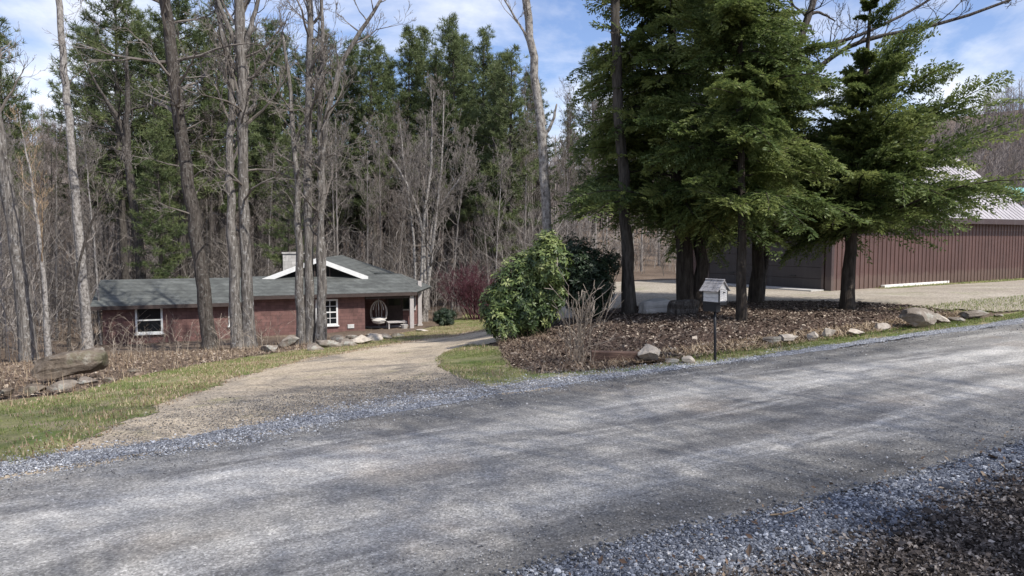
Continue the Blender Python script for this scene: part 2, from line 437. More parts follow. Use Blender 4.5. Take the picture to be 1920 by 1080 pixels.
drive_l = [(60, 866), (130, 850), (215, 800), (300, 762), (400, 722), (500, 690), (600, 668), (700, 650), (800, 634), (880, 622), (930, 617)]
drive_r = [(1040, 722), (960, 728), (900, 724), (850, 705), (822, 690), (815, 676), (835, 662), (870, 648), (905, 641), (960, 634)]
zone('driveway', gp((-60, 880)) + gp(*[(q[0] - 45, q[1] - 6) for q in drive_l]) + gp(*[(q[0] + 40, q[1] - 2) for q in reversed(drive_r)]) + [an(6.2, 7.9), an(4, 7.85), an(2, 7.5), an(0, 7.3), an(-1.2, 7.4)], M['drive'], .08, .007, .10, 3)
LAWN = gp((-250, 935), (-60, 880), (60, 866), (130, 850), (215, 800), (300, 762), (400, 722), (500, 690), (600, 668), (700, 650), (800, 634), (880, 622), (930, 617), (935, 590), (880, 588), (790, 618), (700, 637), (600, 652), (480, 668), (400, 680), (330, 692), (240, 710), (150, 735), (60, 748), (-60, 760), (-250, 800))
zone('lawn', LAWN, M['lawn'], .10, .013, .16, 6)
PATCH = gp((822, 690), (815, 674), (840, 660), (880, 647), (930, 652), (960, 690), (1010, 702), (1090, 700), (1190, 690), (1300, 676), (1340, 668), (1440, 656), (1560, 640), (1700, 622), (1800, 606), (1925, 585), (1925, 596), (1700, 628), (1500, 657), (1350, 681), (1200, 694), (1000, 716), (900, 724), (850, 705))
zone('verge', PATCH, M['lawn'], .06, .016, .10, 8)
BED = gp((935, 655), (950, 690), (1010, 700), (1100, 694), (1200, 684), (1300, 672), (1400, 655), (1500, 642), (1620, 625), (1700, 612), (1800, 596), (1780, 585), (1700, 572), (1560, 566), (1400, 566), (1250, 572), (1150, 580), (1050, 600), (960, 625))
zone('planting_bed', BED, M['bed'], .08, .010, .14, 11)
YARD = [an(11.5, 15.2), an(15, 14.0), an(18, 12.0), an(19.5, 10.2), an(23, 9.2), an(60, 8.4), an(60, 16.6), an(25.6, 16.7), an(25.6, 25), an(17, 25.5), an(13, 20)]
zone('gravel_yard', YARD, M['yard'], .12, .006, .2, 13)
zone('verge.001', [an(27.5, 16.2), an(60, 15.4), an(60, 16.68), an(27.5, 16.7)], M['lawn'], .10, .012, .1, 15)

# ------------------------------------------------------------------ loose stones, leaves, grass
ICO_V = nrm(np.array([(0, 1, 1.618), (0, -1, 1.618), (0, 1, -1.618), (0, -1, -1.618), (1, 1.618, 0), (-1, 1.618, 0), (1, -1.618, 0), (-1, -1.618, 0), (1.618, 0, 1), (-1.618, 0, 1), (1.618, 0, -1), (-1.618, 0, -1)]))
ICO_T = []
for i in range(12):
    for j in range(i + 1, 12):
        for k in range(j + 1, 12):
            a, b, c = ICO_V[i], ICO_V[j], ICO_V[k]
            if max(np.linalg.norm(a - b), np.linalg.norm(b - c), np.linalg.norm(a - c)) < 1.2:
                ICO_T.append((i, j, k) if np.dot(np.cross(b - a, c - a), a) > 0 else (i, k, j))
OCT_V = np.array([(1, 0, 0), (0, 1, 0), (-1, 0, 0), (0, -1, 0), (0, 0, 1), (0, 0, -1)], float)
OCT_T = [(0, 1, 4), (1, 2, 4), (2, 3, 4), (3, 0, 4), (1, 0, 5), (2, 1, 5), (3, 2, 5), (0, 3, 5)]

def mat_pebble(name, stops):
    return mat_twig(name, stops)
M['pebble_blue'] = mat_pebble('pebble_blue', [(0, (.12, .125, .138)), (.5, (.27, .278, .298)), (.85, (.45, .46, .48)), (1, (.66, .67, .69))])
M['pebble_near'] = mat_pebble('pebble_near', [(0, (.05, .055, .066)), (.5, (.135, .145, .17)), (.85, (.25, .265, .295)), (1, (.52, .53, .55))])  # near stones darker than the far ones, with roadside shade mixed into their colour
M['pebble_dark'] = mat_pebble('pebble_dark', [(0, (.10, .092, .083)), (.6, (.225, .208, .185)), (1, (.42, .385, .34))])
M['pebble_road'] = mat_pebble('pebble_road', [(0, (.12, .118, .118)), (.6, (.27, .262, .255)), (1, (.52, .505, .49))])

def pebbles(name, mat, a, n, size, seed, tv=ICO_V, tt=ICO_T, lift=.006):
    r = rs(seed); x = D[0] * a + N[0] * n; y = D[1] * a + N[1] * n; Mn = len(a)
    s = size * r.lognormal(-.05, .42, Mn); sc = np.stack([s * r.uniform(.8, 1.4, Mn), s * r.uniform(.7, 1.1, Mn), s * r.uniform(.45, .8, Mn)], 1)
    pos = np.stack([x, y, H(x, y) + lift + s * .25], 1)
    g = Geo(); scatter(g, tv * r.uniform(.8, 1.2, (len(tv), 1)), None, tt, pos, rand_rot(r, Mn, .35), sc, r.uniform(0, 1, Mn))
    return tag(g.build(name, mat), name.replace('_', ' ').split('.')[0], None, None, 'stuff')

r = rs(5)
k = 60000; a = r.uniform(1.4, 9, k); n = r.normal(0, 1, k)
lo = np.interp(a, [3.2, 3.6, 4.4, 7], [2.85, 2.7, 2.68, 2.73]); hi = near_e(a)
n = lo + (hi - lo) * r.uniform(-.12, 1.12, k) + r.normal(0, .05, k)
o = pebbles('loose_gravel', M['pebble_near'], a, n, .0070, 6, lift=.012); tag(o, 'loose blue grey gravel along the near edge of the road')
k = 60000; a = r.uniform(-2.5, 26, k) ; a = np.where(r.uniform(0, 1, k) < .6, r.uniform(-2.5, 10, k), a)
wid = np.interp(a, [-30, -.3, 1, 2.7, 5, 6, 7.6, 9.2, 11.4, 15, 21, 120], [7.85, 7.9, 7.85, 8.2, 8.5, 8.45, 8.3, 8.15, 8.3, 8.4, 8.5, 8.5])
n = far_e(a) + (wid - far_e(a)) * r.normal(.5, .42, k) + .10 * vnoise(a, a * 0, 4)
o = pebbles('loose_gravel.001', M['pebble_blue'], a, n, .0066, 7, OCT_V, OCT_T, .012); tag(o, 'pale blue grey gravel lying along the far edge of the road')
k = 40000; a = r.normal(4.2, 1.6, k); n = 8.0 + np.abs(r.normal(0, 1.0, k))
o = pebbles('loose_gravel.003', M['pebble_dark'], a, n, .0055, 9, OCT_V, OCT_T, .012); tag(o, 'grey gravel spread over the mouth of the driveway')
k = 52000; a = -1.5 + 20 * r.uniform(0, 1, k) ** 1.7; n = r.uniform(3.2, 7.9, k)
edge = np.abs((n - 5.6) / 2.3) ** 2; keep = r.uniform(0, 1, k) < .25 + .75 * edge
o = pebbles('loose_gravel.002', M['pebble_road'], a[keep], n[keep], .0055, 8, OCT_V, OCT_T, .02); tag(o, 'small loose stones scattered over the grey road surface')

LEAF_V = np.array([(-.5, 0, 0), (0, -.28, .06), (.5, 0, .02), (0, .28, .06)]); LEAF_Q = [(0, 1, 2, 3)]
def litter(name, label, mat, x, y, size, seed, lift=.015, tilt=.35, tv=LEAF_V):
    r = rs(seed); k = len(x); s = size * r.lognormal(0, .4, k)
    pos = np.stack([x, y, H(x, y) + lift + r.uniform(0, .02, k)], 1)
    g = Geo(); scatter(g, tv, LEAF_Q, None, pos, rand_rot(r, k, tilt), s, r.uniform(0, 1, k) ** 1.2)
    return tag(g.build(name, mat), label, None, None, 'stuff')
k = 42000; a = r.uniform(2.6, 8, k); n = np.interp(a, [3.2, 3.6, 4.4, 7], [2.9, 2.74, 2.72, 2.77]) - np.abs(r.normal(0, .9, k)) + .12 * r.normal(0, 1, k)
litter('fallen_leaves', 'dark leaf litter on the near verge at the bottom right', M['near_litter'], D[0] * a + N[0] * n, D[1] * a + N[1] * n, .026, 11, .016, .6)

k = 420; a = r.uniform(2.2, 9, k); n = r.uniform(2.7, 3.5, k)
litter('fallen_leaves.003', 'stray dry leaves lying on the near gravel edge', M['straw_brown'], D[0] * a + N[0] * n, D[1] * a + N[1] * n, .030, 48, .03, .5)
def in_poly(poly, k, seed):
    r = rs(seed); poly = np.asarray(poly)[:, :2]
    lo, hi = poly.min(0), poly.max(0); x = r.uniform(lo[0], hi[0], k * 4); y = r.uniform(lo[1], hi[1], k * 4)
    ok = inside(x, y, poly); return x[ok][:k], y[ok][:k]
x, y = in_poly(BED, 34000, 12)
litter('fallen_leaves.001', 'red brown leaf litter covering the bed under the hemlocks', M['bed_litter'], x, y, .048, 13, .012, .5)

WEED = gp((-200, 775), (0, 752), (150, 738), (240, 712), (330, 694), (400, 680), (480, 668), (600, 652), (700, 636), (700, 628), (400, 655), (180, 668), (-100, 690), (-250, 720))
x, y = in_poly(WEED, 9000, 14)
litter('fallen_leaves.002', 'brown fallen leaves under the dry weeds before the red house', M['leaf_litter'], x, y, .055, 15, .015, .4)
def blades(name, label, mat, x, y, hgt, wid, seed, lean=.6, tint=None, flat=False):
    r = rs(seed); k = len(x)
    tv = np.array([(-.5, 0, 0), (.5, 0, 0), (.05, .25, 1)])
    h = hgt * r.lognormal(0, .35, k); sc = np.stack([np.full(k, wid) * r.uniform(.7, 1.3, k), h, h], 1)
    rot = rotz(r.uniform(0, 6.283, k)) @ rotx(r.normal(1.4, .16, k) if flat else r.normal(0, lean, k))
    pos = np.stack([x, y, H(x, y) + .01], 1)
    g = Geo(); scatter(g, tv, None, [(0, 1, 2)], pos, rot, sc, r.uniform(0, 1, k) if tint is None else tint)
    return tag(g.build(name, mat), label, None, None, 'stuff')
x, y = in_poly(LAWN, 90000, 21)
keep = (vnoise(x * 1.3, y * 1.3, 3) > -.25)
blades('grass', 'short patchy grass on the lawn left of the driveway', M['grass'], x[keep], y[keep], .032, .011, 22, .8)
x, y = in_poly(LAWN, 42000, 33); keep = vnoise(x * 1.1, y * 1.1, 8) > .0
blades('dry_straw.002', 'dead tan grass mixed into the lawn left of the driveway', M['straw'], x[keep], y[keep], .045, .013, 34, 1.1)
x, y = in_poly(gp(*[(q[0] + 14, q[1] + 2) for q in drive_l]) + gp(*[(q[0] - 60, q[1] - 8) for q in reversed(drive_l)]), 26000, 43)
blades('dry_straw.005', 'dead tan grass fringing the left edge of the driveway', M['straw'], x, y, .04, .013, 44, 1.2)
x, y = in_poly(PATCH, 22000, 35); keep = vnoise(x * 1.2, y * 1.2, 9) > .1
blades('dry_straw.003', 'dead tan grass mixed into the strip along the far gravel edge', M['straw'], x[keep], y[keep], .045, .011, 36, 1.1)
x, y = in_poly(PATCH, 60000, 23); keep = vnoise(x * 1.3, y * 1.3, 4) > -.3
blades('grass.001', 'short grass on the strip between the far gravel edge and the bed', M['grass'], x[keep], y[keep], .032, .010, 24, .8)
x, y = in_poly([an(8.6, 8.25), an(13, 8.3), an(26, 8.45), an(26, 9.0), an(15, 8.95), an(8.6, 8.75)], 34000, 45)
blades('grass.003', 'bright green grass along the far gravel edge below the edging stones', M['grass'], x, y, .04, .011, 46, .7, rs(47).uniform(.0, .55, len(x)))
x, y = in_poly([an(27.5, 16.1), an(55, 15.3), an(55, 16.6), an(27.5, 16.6)], 9000, 25)
blades('grass.002', 'grass growing at the foot of the ribbed brown garage wall', M['grass'], x, y, .07, .02, 26)
x, y = in_poly([an(18.5, 10.8), an(20, 9.4), an(24, 8.9), an(40, 8.7), an(40, 10.2), an(26, 11.2)], 14000, 37)
blades('dry_straw.004', 'thin tan and green grass between the edging stones and the gravel yard', M['grass'], x, y, .06, .014, 38, 1.0)
# dry straw and dead fern heap beside the bare shrub
SP = gp((930, 640), (950, 690), (1010, 704), (1100, 700), (1180, 690), (1180, 672), (1080, 645), (1000, 628))
x, y = in_poly(SP, 2200, 27)
blades('dry_straw', 'flattened tan straw around the foot of the bare shrub', M['straw_brown'], x, y, .20, .009, 28, flat=True)
x, y = in_poly(gp((1100, 694), (1440, 655), (1800, 600), (1800, 586), (1440, 632), (1200, 664)), 16000, 29)
blades('dry_straw.001', 'dry tan leaves and straw between the edging stones', M['straw'], x, y, .11, .014, 30, flat=True)
x, y = in_poly(WEED, 7000, 31)
blades('dry_weeds', 'dry tan weeds and twigs in front of the red house', M['straw'], x, y, .16, .009, 32, 1.3)

# ------------------------------------------------------------------ rocks
def ico(sub):
    import bmesh
    bm = bmesh.new(); bmesh.ops.create_icosphere(bm, subdivisions=sub, radius=1)
    v = np.array([p.co[:] for p in bm.verts]); t = np.array([[q.index for q in f.verts] for f in bm.faces]); bm.free(); return v, t
IV, IT = ico(4)
def rock_mesh(seed, dims, cuts=18, jag=.075):
    r = rs(seed); v = IV.copy()
    for i in range(cuts):
        n = nrm(r.normal(0, 1, 3)); d = r.uniform(.42, .8)
        e = v @ n - d; v = v - np.maximum(e, 0)[:, None] * n
    for f, am in ((2.1, jag), (4.7, jag * .6), (11, jag * .35)):
        ph = r.uniform(0, 6, 3); v = v * (1 + am * (np.sin(v[:, :1] * f + ph[0]) * np.sin(v[:, 1:2] * f + ph[1]) + np.sin(v[:, 2:3] * f * 1.3 + ph[2]) * .5))
    v /= np.abs(v).max(0)
    return v * np.asarray(dims) / 2
def rock(name, label, cat, base, dims, seed, mat='rock', rz=0., tilt=(0, 0), sink=.12, group=None, cuts=18):
    g = Geo(); v = rock_mesh(seed, dims, cuts); g.add(v, None, IT)
    o = g.build(name, M[mat]); o.location = (base[0], base[1], base[2] + dims[2] * (.5 - sink)); o.rotation_euler = (tilt[0], tilt[1], rz)
    return tag(o, label, cat, group)

def slab_rock(dims, seed):
    r = rs(seed); import bmesh
    n = 14; u = np.linspace(-1, 1, n)
    bm = bmesh.new(); bmesh.ops.create_cube(bm, size=2); bmesh.ops.subdivide_edges(bm, edges=bm.edges[:], cuts=11, use_grid_fill=True)
    v = np.array([p.co[:] for p in bm.verts]); f = [[q.index for q in fa.verts] for fa in bm.faces]; bm.free()
    p = np.abs(v) ** 7; v = v / (p.sum(1, keepdims=True) ** (1 / 7.)) 
    for fr, am in ((1.7, .07), (3.6, .05), (8.5, .03), (17, .015)):
        ph = r.uniform(0, 6, 3); v = v + am * np.stack([np.sin(v[:, 1] * fr + ph[0] + v[:, 2]), np.sin(v[:, 2] * fr + ph[1] + v[:, 0]), np.sin(v[:, 0] * fr + ph[2] + 2 * v[:, 1])], 1)
    v[:, 2] += .16 * v[:, 0]
    return v * np.asarray(dims) / 2, f
b = G(118, 716)
r_ = rs(33); v = IV / (np.abs(IV) ** 9).sum(1, keepdims=True) ** (1 / 9.)
for n_, d_ in (((-.8, -.5, .3), 1.08), ((.3, -.9, .5), 1.12), ((-.6, -.2, -.8), 1.12), ((.9, -.3, -.4), 1.15), ((.2, -.5, -.9), 1.15), ((-.4, .3, .9), .98), ((.7, -.4, .7), 1.12), ((-.9, .1, -.3), .92)):
    n_ = nrm(np.array(n_)); v = v - np.maximum(v @ n_ - d_, 0)[:, None] * n_
for fr, am in ((2.3, .05), (6.1, .03), (14., .014)):
    ph = r_.uniform(0, 6, 3); v = v + am * np.stack([np.sin(v[:, 1] * fr + ph[0] + v[:, 2] * 2), np.sin(v[:, 2] * fr + ph[1] + 2 * v[:, 0]), np.sin(v[:, 0] * fr + ph[2] + 2 * v[:, 1])], 1)
v[:, 2] += .20 * v[:, 0]
g = Geo(); g.add(v * np.array([1.28, .66, .47]) / 2, None, IT)
o = g.build('boulder', M['rock_brown'], smooth=False); o.location = (b[0], b[1] + .25, b[2] + .32); o.rotation_euler = (0, R(-3), R(20))
tag(o, 'long flat topped boulder resting on small stones left of the lawn', 'boulder')
for i, (px, py, w, h, lab) in enumerate([(60, 738, .55, .26, 'grey stone at the left end under the long boulder'), (112, 734, .62, .28, 'pale stone under the middle of the long boulder'), (160, 722, .42, .22, 'small stone under the right end of the long boulder'), (12, 742, .4, .24, 'dark stone at the left edge of the photo beside the lawn'), (205, 716, .36, .18, 'small grey stone lying right of the long boulder'), (250, 700, .40, .16, 'flat stone in dry weeds below the left house window')]):
    b = G(px, py); rock('stone', lab, 'stone', b, (w * .85, w * .6, h * .8), 40 + i, 'rock_brown' if i not in (1, 2) else 'rock', r.uniform(-.5, .5), sink=.15)
edge_stones = [
    (1222, 678, .42, .30, .26, 'rock_pale', 'pale angular stone at the right end of the brown timber'),
    (1256, 682, .26, .2, .10, 'rock', 'low dark stone just right of the timber end stone'),
    (1292, 683, .26, .16, .12, 'rock_pale', 'small cream stone left of the mailbox post'),
    (1445, 644, .40, .30, .14, 'rock', 'low brown stone behind the two pale flat edging stones'),
    (1476, 641, .52, .34, .17, 'rock_pale', 'pale wedge shaped edging stone right of the mailbox'),
    (1524, 638, .34, .26, .16, 'rock_pale', 'pale stone touching the tilted edging stone'),
    (1552, 634, .30, .22, .20, 'rock_pale', 'small tilted pale stone in the middle of the edging row'),
    (1602, 629, .50, .28, .12, 'rock_pale', 'flat low stone between tilted stone and big edging rock'),
    (1655, 618, .44, .28, .14, 'rock_pale', 'half buried tan stone just left of the big edging rock'),
    (1722, 616, .86, .60, .42, 'rock', 'biggest angular grey rock in the edging row by the road'),
    (1762, 606, .34, .3, .20, 'rock_pale', 'pale stone leaning on the right of the big edging rock'),
    (1826, 596, .95, .6, .20, 'rock', 'wide flat grey rock right of the big edging rock'),
    (1795, 603, .40, .24, .10, 'rock', 'low dark stone in front of the wide flat rock'),
    (1872, 596, .32, .22, .12, 'rock', 'small dark stone at the right end of the edging row')]
for i, (px, py, w, d, h, mt, lab) in enumerate(edge_stones):
    rock('edging_stone', lab, 'stone', G(px, py), (w * 1.12, d * 1.1, h * 1.2), 70 + i, mt, r.uniform(-.4, .4) + .4, (r.uniform(-.1, .1), r.uniform(-.15, .15)), .08, 'edging stones along the bed')
# stones of the low wall before the house
wall_st = [(540, 652, .75, .55, 'dark mossy boulder left of the low wall, beside the shaggy trunks'), (618, 652, .8, .38, 'round grey boulder just right of the shaggy trunks'), (648, 650, .7, .34, 'grey stone in the low wall below the right hand window'), (676, 646, .8, .42, 'pale stone in the low wall below the house corner'), (632, 640, .6, .3, 'upper stone of the low wall under the six pane window'), (660, 636, .7, .3, 'flat upper stone of the low wall at the house corner'), (700, 640, .7, .34, 'white flecked stone in the low wall before the porch'), (722, 636, .65, .26, 'flat stone in the low wall before the hanging chair'), (745, 632, .6, .22, 'low stone at the patio edge before the table'), (694, 632, .5, .22, 'small stone at the patio edge by the wall corner'), (790, 622, .7, .18, 'pale step stone at the foot of the porch post'), (505, 660, .6, .3, 'brown stone in the weeds right of the pale twin trunk'), (590, 658, .6, .3, 'stone partly hidden at the foot of the shaggy trunks')]
for i, (px, py, w, h, lab) in enumerate(wall_st):
    rock('wall_stone', lab, 'stone', G(px, py), (w, w * .7, h * .9), 100 + i, 'rock_pale' if i in (3, 6, 10) else 'rock', r.uniform(-.5, .5), sink=.15, group='stones of the low wall before the house')
# timber edging
b0, b1 = G(1108, 676), G(1200, 677)
M['timber'] = mat_plain('timber', (.10, .06, .045), .85, .5, 6, bs=.6, stretch=(1, 8, 8))
g = Geo(); L = float(np.linalg.norm(b1 - b0)); box(g, (-L / 2, -.09, -.02), (L / 2, .09, .15))
o = g.build('timber', M['timber']); o.location = tuple((b0 + b1) / 2); o.rotation_euler = (0, R(1), math.atan2(b1[1] - b0[1], b1[0] - b0[0]))
bv = o.modifiers.new('bevel', 'BEVEL'); bv.width = .012; bv.segments = 2
tag(o, 'weathered brown timber edging lying left of the pale stone', 'timber')
# twig on the near road edge
g = Geo(); p = [G(1444, 979), G(1468, 975), G(1490, 971), G(1503, 968)]; p = [q + np.array([0, 0, .035 + .006 * i]) for i, q in enumerate(p)]
tube(g, p, [.006, .007, .006, .003], 5); tag(g.build('stick', M['straw']), 'thin pale stick lying on the near edge of the road', 'stick')

# ------------------------------------------------------------------ tree builders
class Tree:
    def __init__(s, seed): s.r = rs(seed); s.S = []; s.trunk = Geo(); s.crown = Geo()
    def branch(s, p, d, L, rad, lev, up=.25, kids=(7, 4, 2), wander=.22, maxlev=3, droop=0.):
        r = s.r; n = (6, 5, 4, 3)[min(lev, 3)]; p = np.array(p, float); d = nrm(d); st = L / n
        pts = [p]; rd = [rad]
        for i in range(n):
            d = nrm(d + r.normal(0, wander, 3) + np.array([0, 0, up * .5 - droop * i / n]))
            p = p + d * st; pts.append(p); rd.append(rad * (1 - .82 * (i + 1) / n))
        for i in range(n): s.S.append((pts[i], pts[i + 1], max(rd[i], .006), max(rd[i + 1], .005), lev))
        if lev < maxlev:
            nk = kids[min(lev, len(kids) - 1)]; nk = max(1, int(round(nk * r.uniform(.7, 1.3))))
            for q in range(nk):
                t = r.uniform(.25, 1.) * n; i = min(int(t), n - 1); f = t - i
                bp = pts[i] * (1 - f) + pts[i + 1] * f; bd = nrm(pts[i + 1] - pts[i])
                side = nrm(np.cross(bd, r.normal(0, 1, 3))); ang = r.uniform(.4, .95)
                s.branch(bp, bd * math.cos(ang) + side * math.sin(ang), L * r.uniform(.32, .58) * (1.1 - .4 * t / n), max(rd[i] * .55, .006), lev + 1, up, kids, wander, maxlev, droop)
    def stem(s, pts, rads, sides=9, wob=.08):
        # refine the path
        pts = np.asarray(pts, float); t = np.linspace(0, 1, len(pts)); k = max(10, int(np.linalg.norm(pts[-1] - pts[0]) / .55))
        tt = np.linspace(0, 1, k); P_ = np.stack([np.interp(tt, t, pts[:, c]) for c in range(3)], 1)
        for _ in range(3): P_[1:-1] = (P_[:-2] + 2 * P_[1:-1] + P_[2:]) / 4
        P_[1:-1, :2] += s.r.normal(0, .25 * rads[-1] + .012, (k - 2, 2))
        R_ = np.interp(tt, t, rads)
        flare = 1 + .35 * np.exp(-np.arange(k) * .9); R_ = R_ * flare
        tube(s.trunk, P_, R_, sides, wob=wob, rng=s.r)
        return P_, R_
    def dress(s, P_, R_, t0, t1, count, Lr, up=.3, ang=(.5, 1.1), kids=(6, 4, 2), radf=.42, maxlev=3, droop=0., bias=None, shrink=.5):
        r = s.r; k = len(P_)
        for q in range(count):
            t = t0 + (t1 - t0) * (q + r.uniform(0, 1)) / count; i = min(int(t * (k - 1)), k - 2)
            p = P_[i]; d = nrm(P_[i + 1] - P_[i]); az = r.uniform(0, 6.283); out = np.array([math.cos(az), math.sin(az), 0])
            if bias is not None: out = nrm(out + np.array(bias) * r.uniform(0, 1))
            a = r.uniform(*ang); L = r.uniform(*Lr) * (1 - shrink * (t - t0) / max(t1 - t0, .01))
            s.branch(p, d * math.cos(a) + out * math.sin(a), L, min(R_[i] * radf, .03 + L * .012), 0 if maxlev > 2 else 1, up, kids, maxlev=maxlev, droop=droop)
    def finish(s, thin_sides=3):
        S = s.S
        if S:
            p0 = np.array([x[0] for x in S]); p1 = np.array([x[1] for x in S]); a = np.array([x[2] for x in S]); b = np.array([x[3] for x in S]); lv = np.array([x[4] for x in S])
            tint = np.clip(s.r.uniform(0, 1, len(S)) * .6 + .1 * lv, 0, 1)
            m = a > .025
            if m.any(): segs(s.crown, p0[m], p1[m], a[m], b[m], 5, tint[m])
            segs(s.crown, p0[~m], p1[~m], a[~m], b[~m], thin_sides, tint[~m])
    def make(s, name, label, cat, base, barkm, twigm, group=None):
        """geometry is given in world coordinates; it is moved to the thing's own base"""
        base = np.asarray(base, float)
        for g in (s.trunk, s.crown): g.v = [v - base for v in g.v]
        t = thing(name, label, cat, base, 0, group)
        if s.trunk.n: s.trunk.build('trunk', barkm, t, smooth=True)
        if s.crown.n: s.crown.build('crown', twigm, t)
        return t

def px_path(pix, Y0, dY=0., rpx=None):
    """a trunk seen along these picture points, standing at distance Y0 and leaning dY per point"""
    pts = [P(px, py, Y0 + dY * i) for i, (px, py) in enumerate(pix)]
    return pts

def stem_tree(pix, wpx, Y0, seed, extend=6., dY=0.):
    """pix from the base upward; wpx trunk widths in photo pixels; goes on past the last point by extend metres"""
    T = Tree(seed); pts = px_path(pix, Y0, dY); rad = [w * Y0 / FPX / 2 * .82 for w in wpx]
    base = pts[0].copy(); base[2] = hz(base[0], base[1])
    pts[0] = base - np.array([0, 0, .15])
    d = nrm(pts[-1] - pts[-2]); pts.append(pts[-1] + d * extend * .5); rad.append(rad[-1] * .7); pts.append(pts[-1] + nrm(d + [0, 0, .3]) * extend * .5); rad.append(rad[-1] * .3)
    P_, R_ = T.stem(pts, rad)
    return T, base, P_, R_

def dist_of(px, py): return float(G(px, py)[1])

# --- the big trunks before the house -------------------------------------------------
Y1 = 26.5
T, base, P_, R_ = stem_tree([(395, 668), (388, 600), (372, 470), (350, 330), (328, 170), (310, 0)], [36, 32, 30, 28, 27, 24], Y1, 201, 7)
T.dress(P_, R_, .35, .62, 9, (1.2, 2.8), up=.1, ang=(.8, 1.4), radf=.16)
T.dress(P_, R_, .5, 1., 24, (2.2, 4.2), up=.1, ang=(.7, 1.3)); T.finish()
T.make('bare_tree', 'dark leaning trunk before the red wall, right of the left house window', 'tree', base, M['bark_dark'], M['twig'])

T, base, P_, R_ = stem_tree([(468, 664), (464, 560), (458, 430), (456, 300), (455, 180), (448, 0)], [32, 27, 23, 22, 24, 22], 26.5, 202, 6)
T.dress(P_, R_, .30, .7, 14, (1.5, 3.8), up=.0, ang=(.8, 1.4), radf=.25); T.dress(P_, R_, .5, 1., 24, (2.0, 4.5), up=.45, ang=(.4, .9))
pts = [P(446, 662, 26.3), P(440, 560, 26.3), P(434, 400, 26.3), P(430, 280, 26.4), P(440, 180, 26.5), P(418, 60, 26.6), P(395, -60, 26.8)]
pts[0][2] -= .3; p2, r2 = T.stem(pts, [.235, .19, .155, .13, .12, .09, .045]); T.dress(p2, r2, .45, 1., 12, (1.5, 3.5), up=.5, ang=(.4, .9))
for q in ([(455, 100), (478, 30), (492, -70)], [(452, 140), (436, 60), (400, -10), (380, -90)], [(458, 215), (474, 205), (482, 178)]):
    p3 = [P(px, py, 26.5) for px, py in q]; T.stem(p3, np.linspace(.10, .05, len(q)), 6)
T.finish(); T.make('bare_tree', 'pale twin trunk with a broken stub, middle of the trunks before the house', 'tree', base, M['bark_grey'], M['twig'])

Yc = 26.8
T, base, P_, R_ = stem_tree([(580, 650), (580, 560), (576, 400), (578, 250), (580, 120), (582, 0)], [24, 22, 19, 17, 15, 13], Yc, 203, 6)
T.dress(P_, R_, .30, .7, 14, (1.5, 3.6), up=.0, ang=(.8, 1.4), radf=.25); T.dress(P_, R_, .42, 1., 18, (1.6, 4.0), up=.45, ang=(.4, .9))
for pix, w in (([(566, 650), (562, 560), (560, 450), (556, 330), (545, 200), (530, 60)], [20, 17, 13, 10, 8, 5]), ([(598, 650), (600, 560), (602, 430), (604, 300), (612, 210), (640, 110), (690, 40), (720, -10)], [17, 14, 12, 11, 10, 9, 7, 5]), ([(606, 648), (608, 520), (600, 380), (598, 200), (606, 60), (600, -60)], [11, 10, 9, 8, 7, 5])):
    pts = px_path(pix, Yc - .1); pts[0][2] -= .3; p2, r2 = T.stem(pts, [x * Yc / FPX / 2 for x in w], 8); T.dress(p2, r2, .3, 1., 16, (1.2, 3.4), up=.3, ang=(.4, 1.2))
T.finish(); T.make('bare_tree', 'clump of shaggy brown stems left of the six pane window', 'tree', base, M['bark_grey'], M['twig'])

T, base, P_, R_ = stem_tree([(165, 640), (156, 520), (143, 380), (130, 240), (118, 110), (108, -20)], [22, 20, 18, 17, 15, 13], 28, 204, 4)
for q in ([(116, 95), (88, 80), (60, 25)], [(120, 55), (95, 40), (85, 12)], [(124, 120), (90, 104), (78, 62)], [(120, 75), (132, 66), (128, 40)]):
    pass
T.dress(P_, R_, .5, .8, 9, (.7, 1.6), up=.15, ang=(1., 1.4), radf=.2, kids=(1, 1, 0), maxlev=1); T.finish()
T.make('bare_tree', 'straight pale grey trunk with short dead side branches at the left', 'tree', base, M['bark_pale'], M['twig'])

T, base, P_, R_ = stem_tree([(55, 668), (44, 560), (28, 430), (8, 330), (-12, 180), (-40, 0)], [34, 32, 29, 27, 24, 20], 25, 205, 5)
T.dress(P_, R_, .5, 1., 14, (2, 4), up=.3); T.finish()
T.make('bare_tree', 'thick lichen spotted trunk leaning out at the left edge', 'tree', base, M['bark_grey'], M['twig'])

T, base, P_, R_ = stem_tree([(92, 664), (88, 580), (80, 500), (74, 440), (66, 370), (52, 300)], [13, 11, 9, 8, 6, 4], 24, 206, 1.5)
T.dress(P_, R_, .35, 1., 14, (.8, 2.0), up=.5, ang=(.4, .8), kids=(4, 3, 1)); T.finish()
T.make('sapling', 'thin tan sapling forking behind the long flat boulder', 'tree', base, M['bark_pale'], M['straw'])
T, base, P_, R_ = stem_tree([(128, 650), (132, 560), (150, 480), (176, 400), (205, 350)], [7, 6, 6, 5, 3], 26, 207, 1.5)
T.dress(P_, R_, .35, 1., 10, (.8, 2.0), up=.4, kids=(4, 3, 1)); T.finish()
T.make('sapling', 'slim dark sapling leaning right beside the pale grey trunk', 'tree', base, M['bark_dark'], M['twig'])

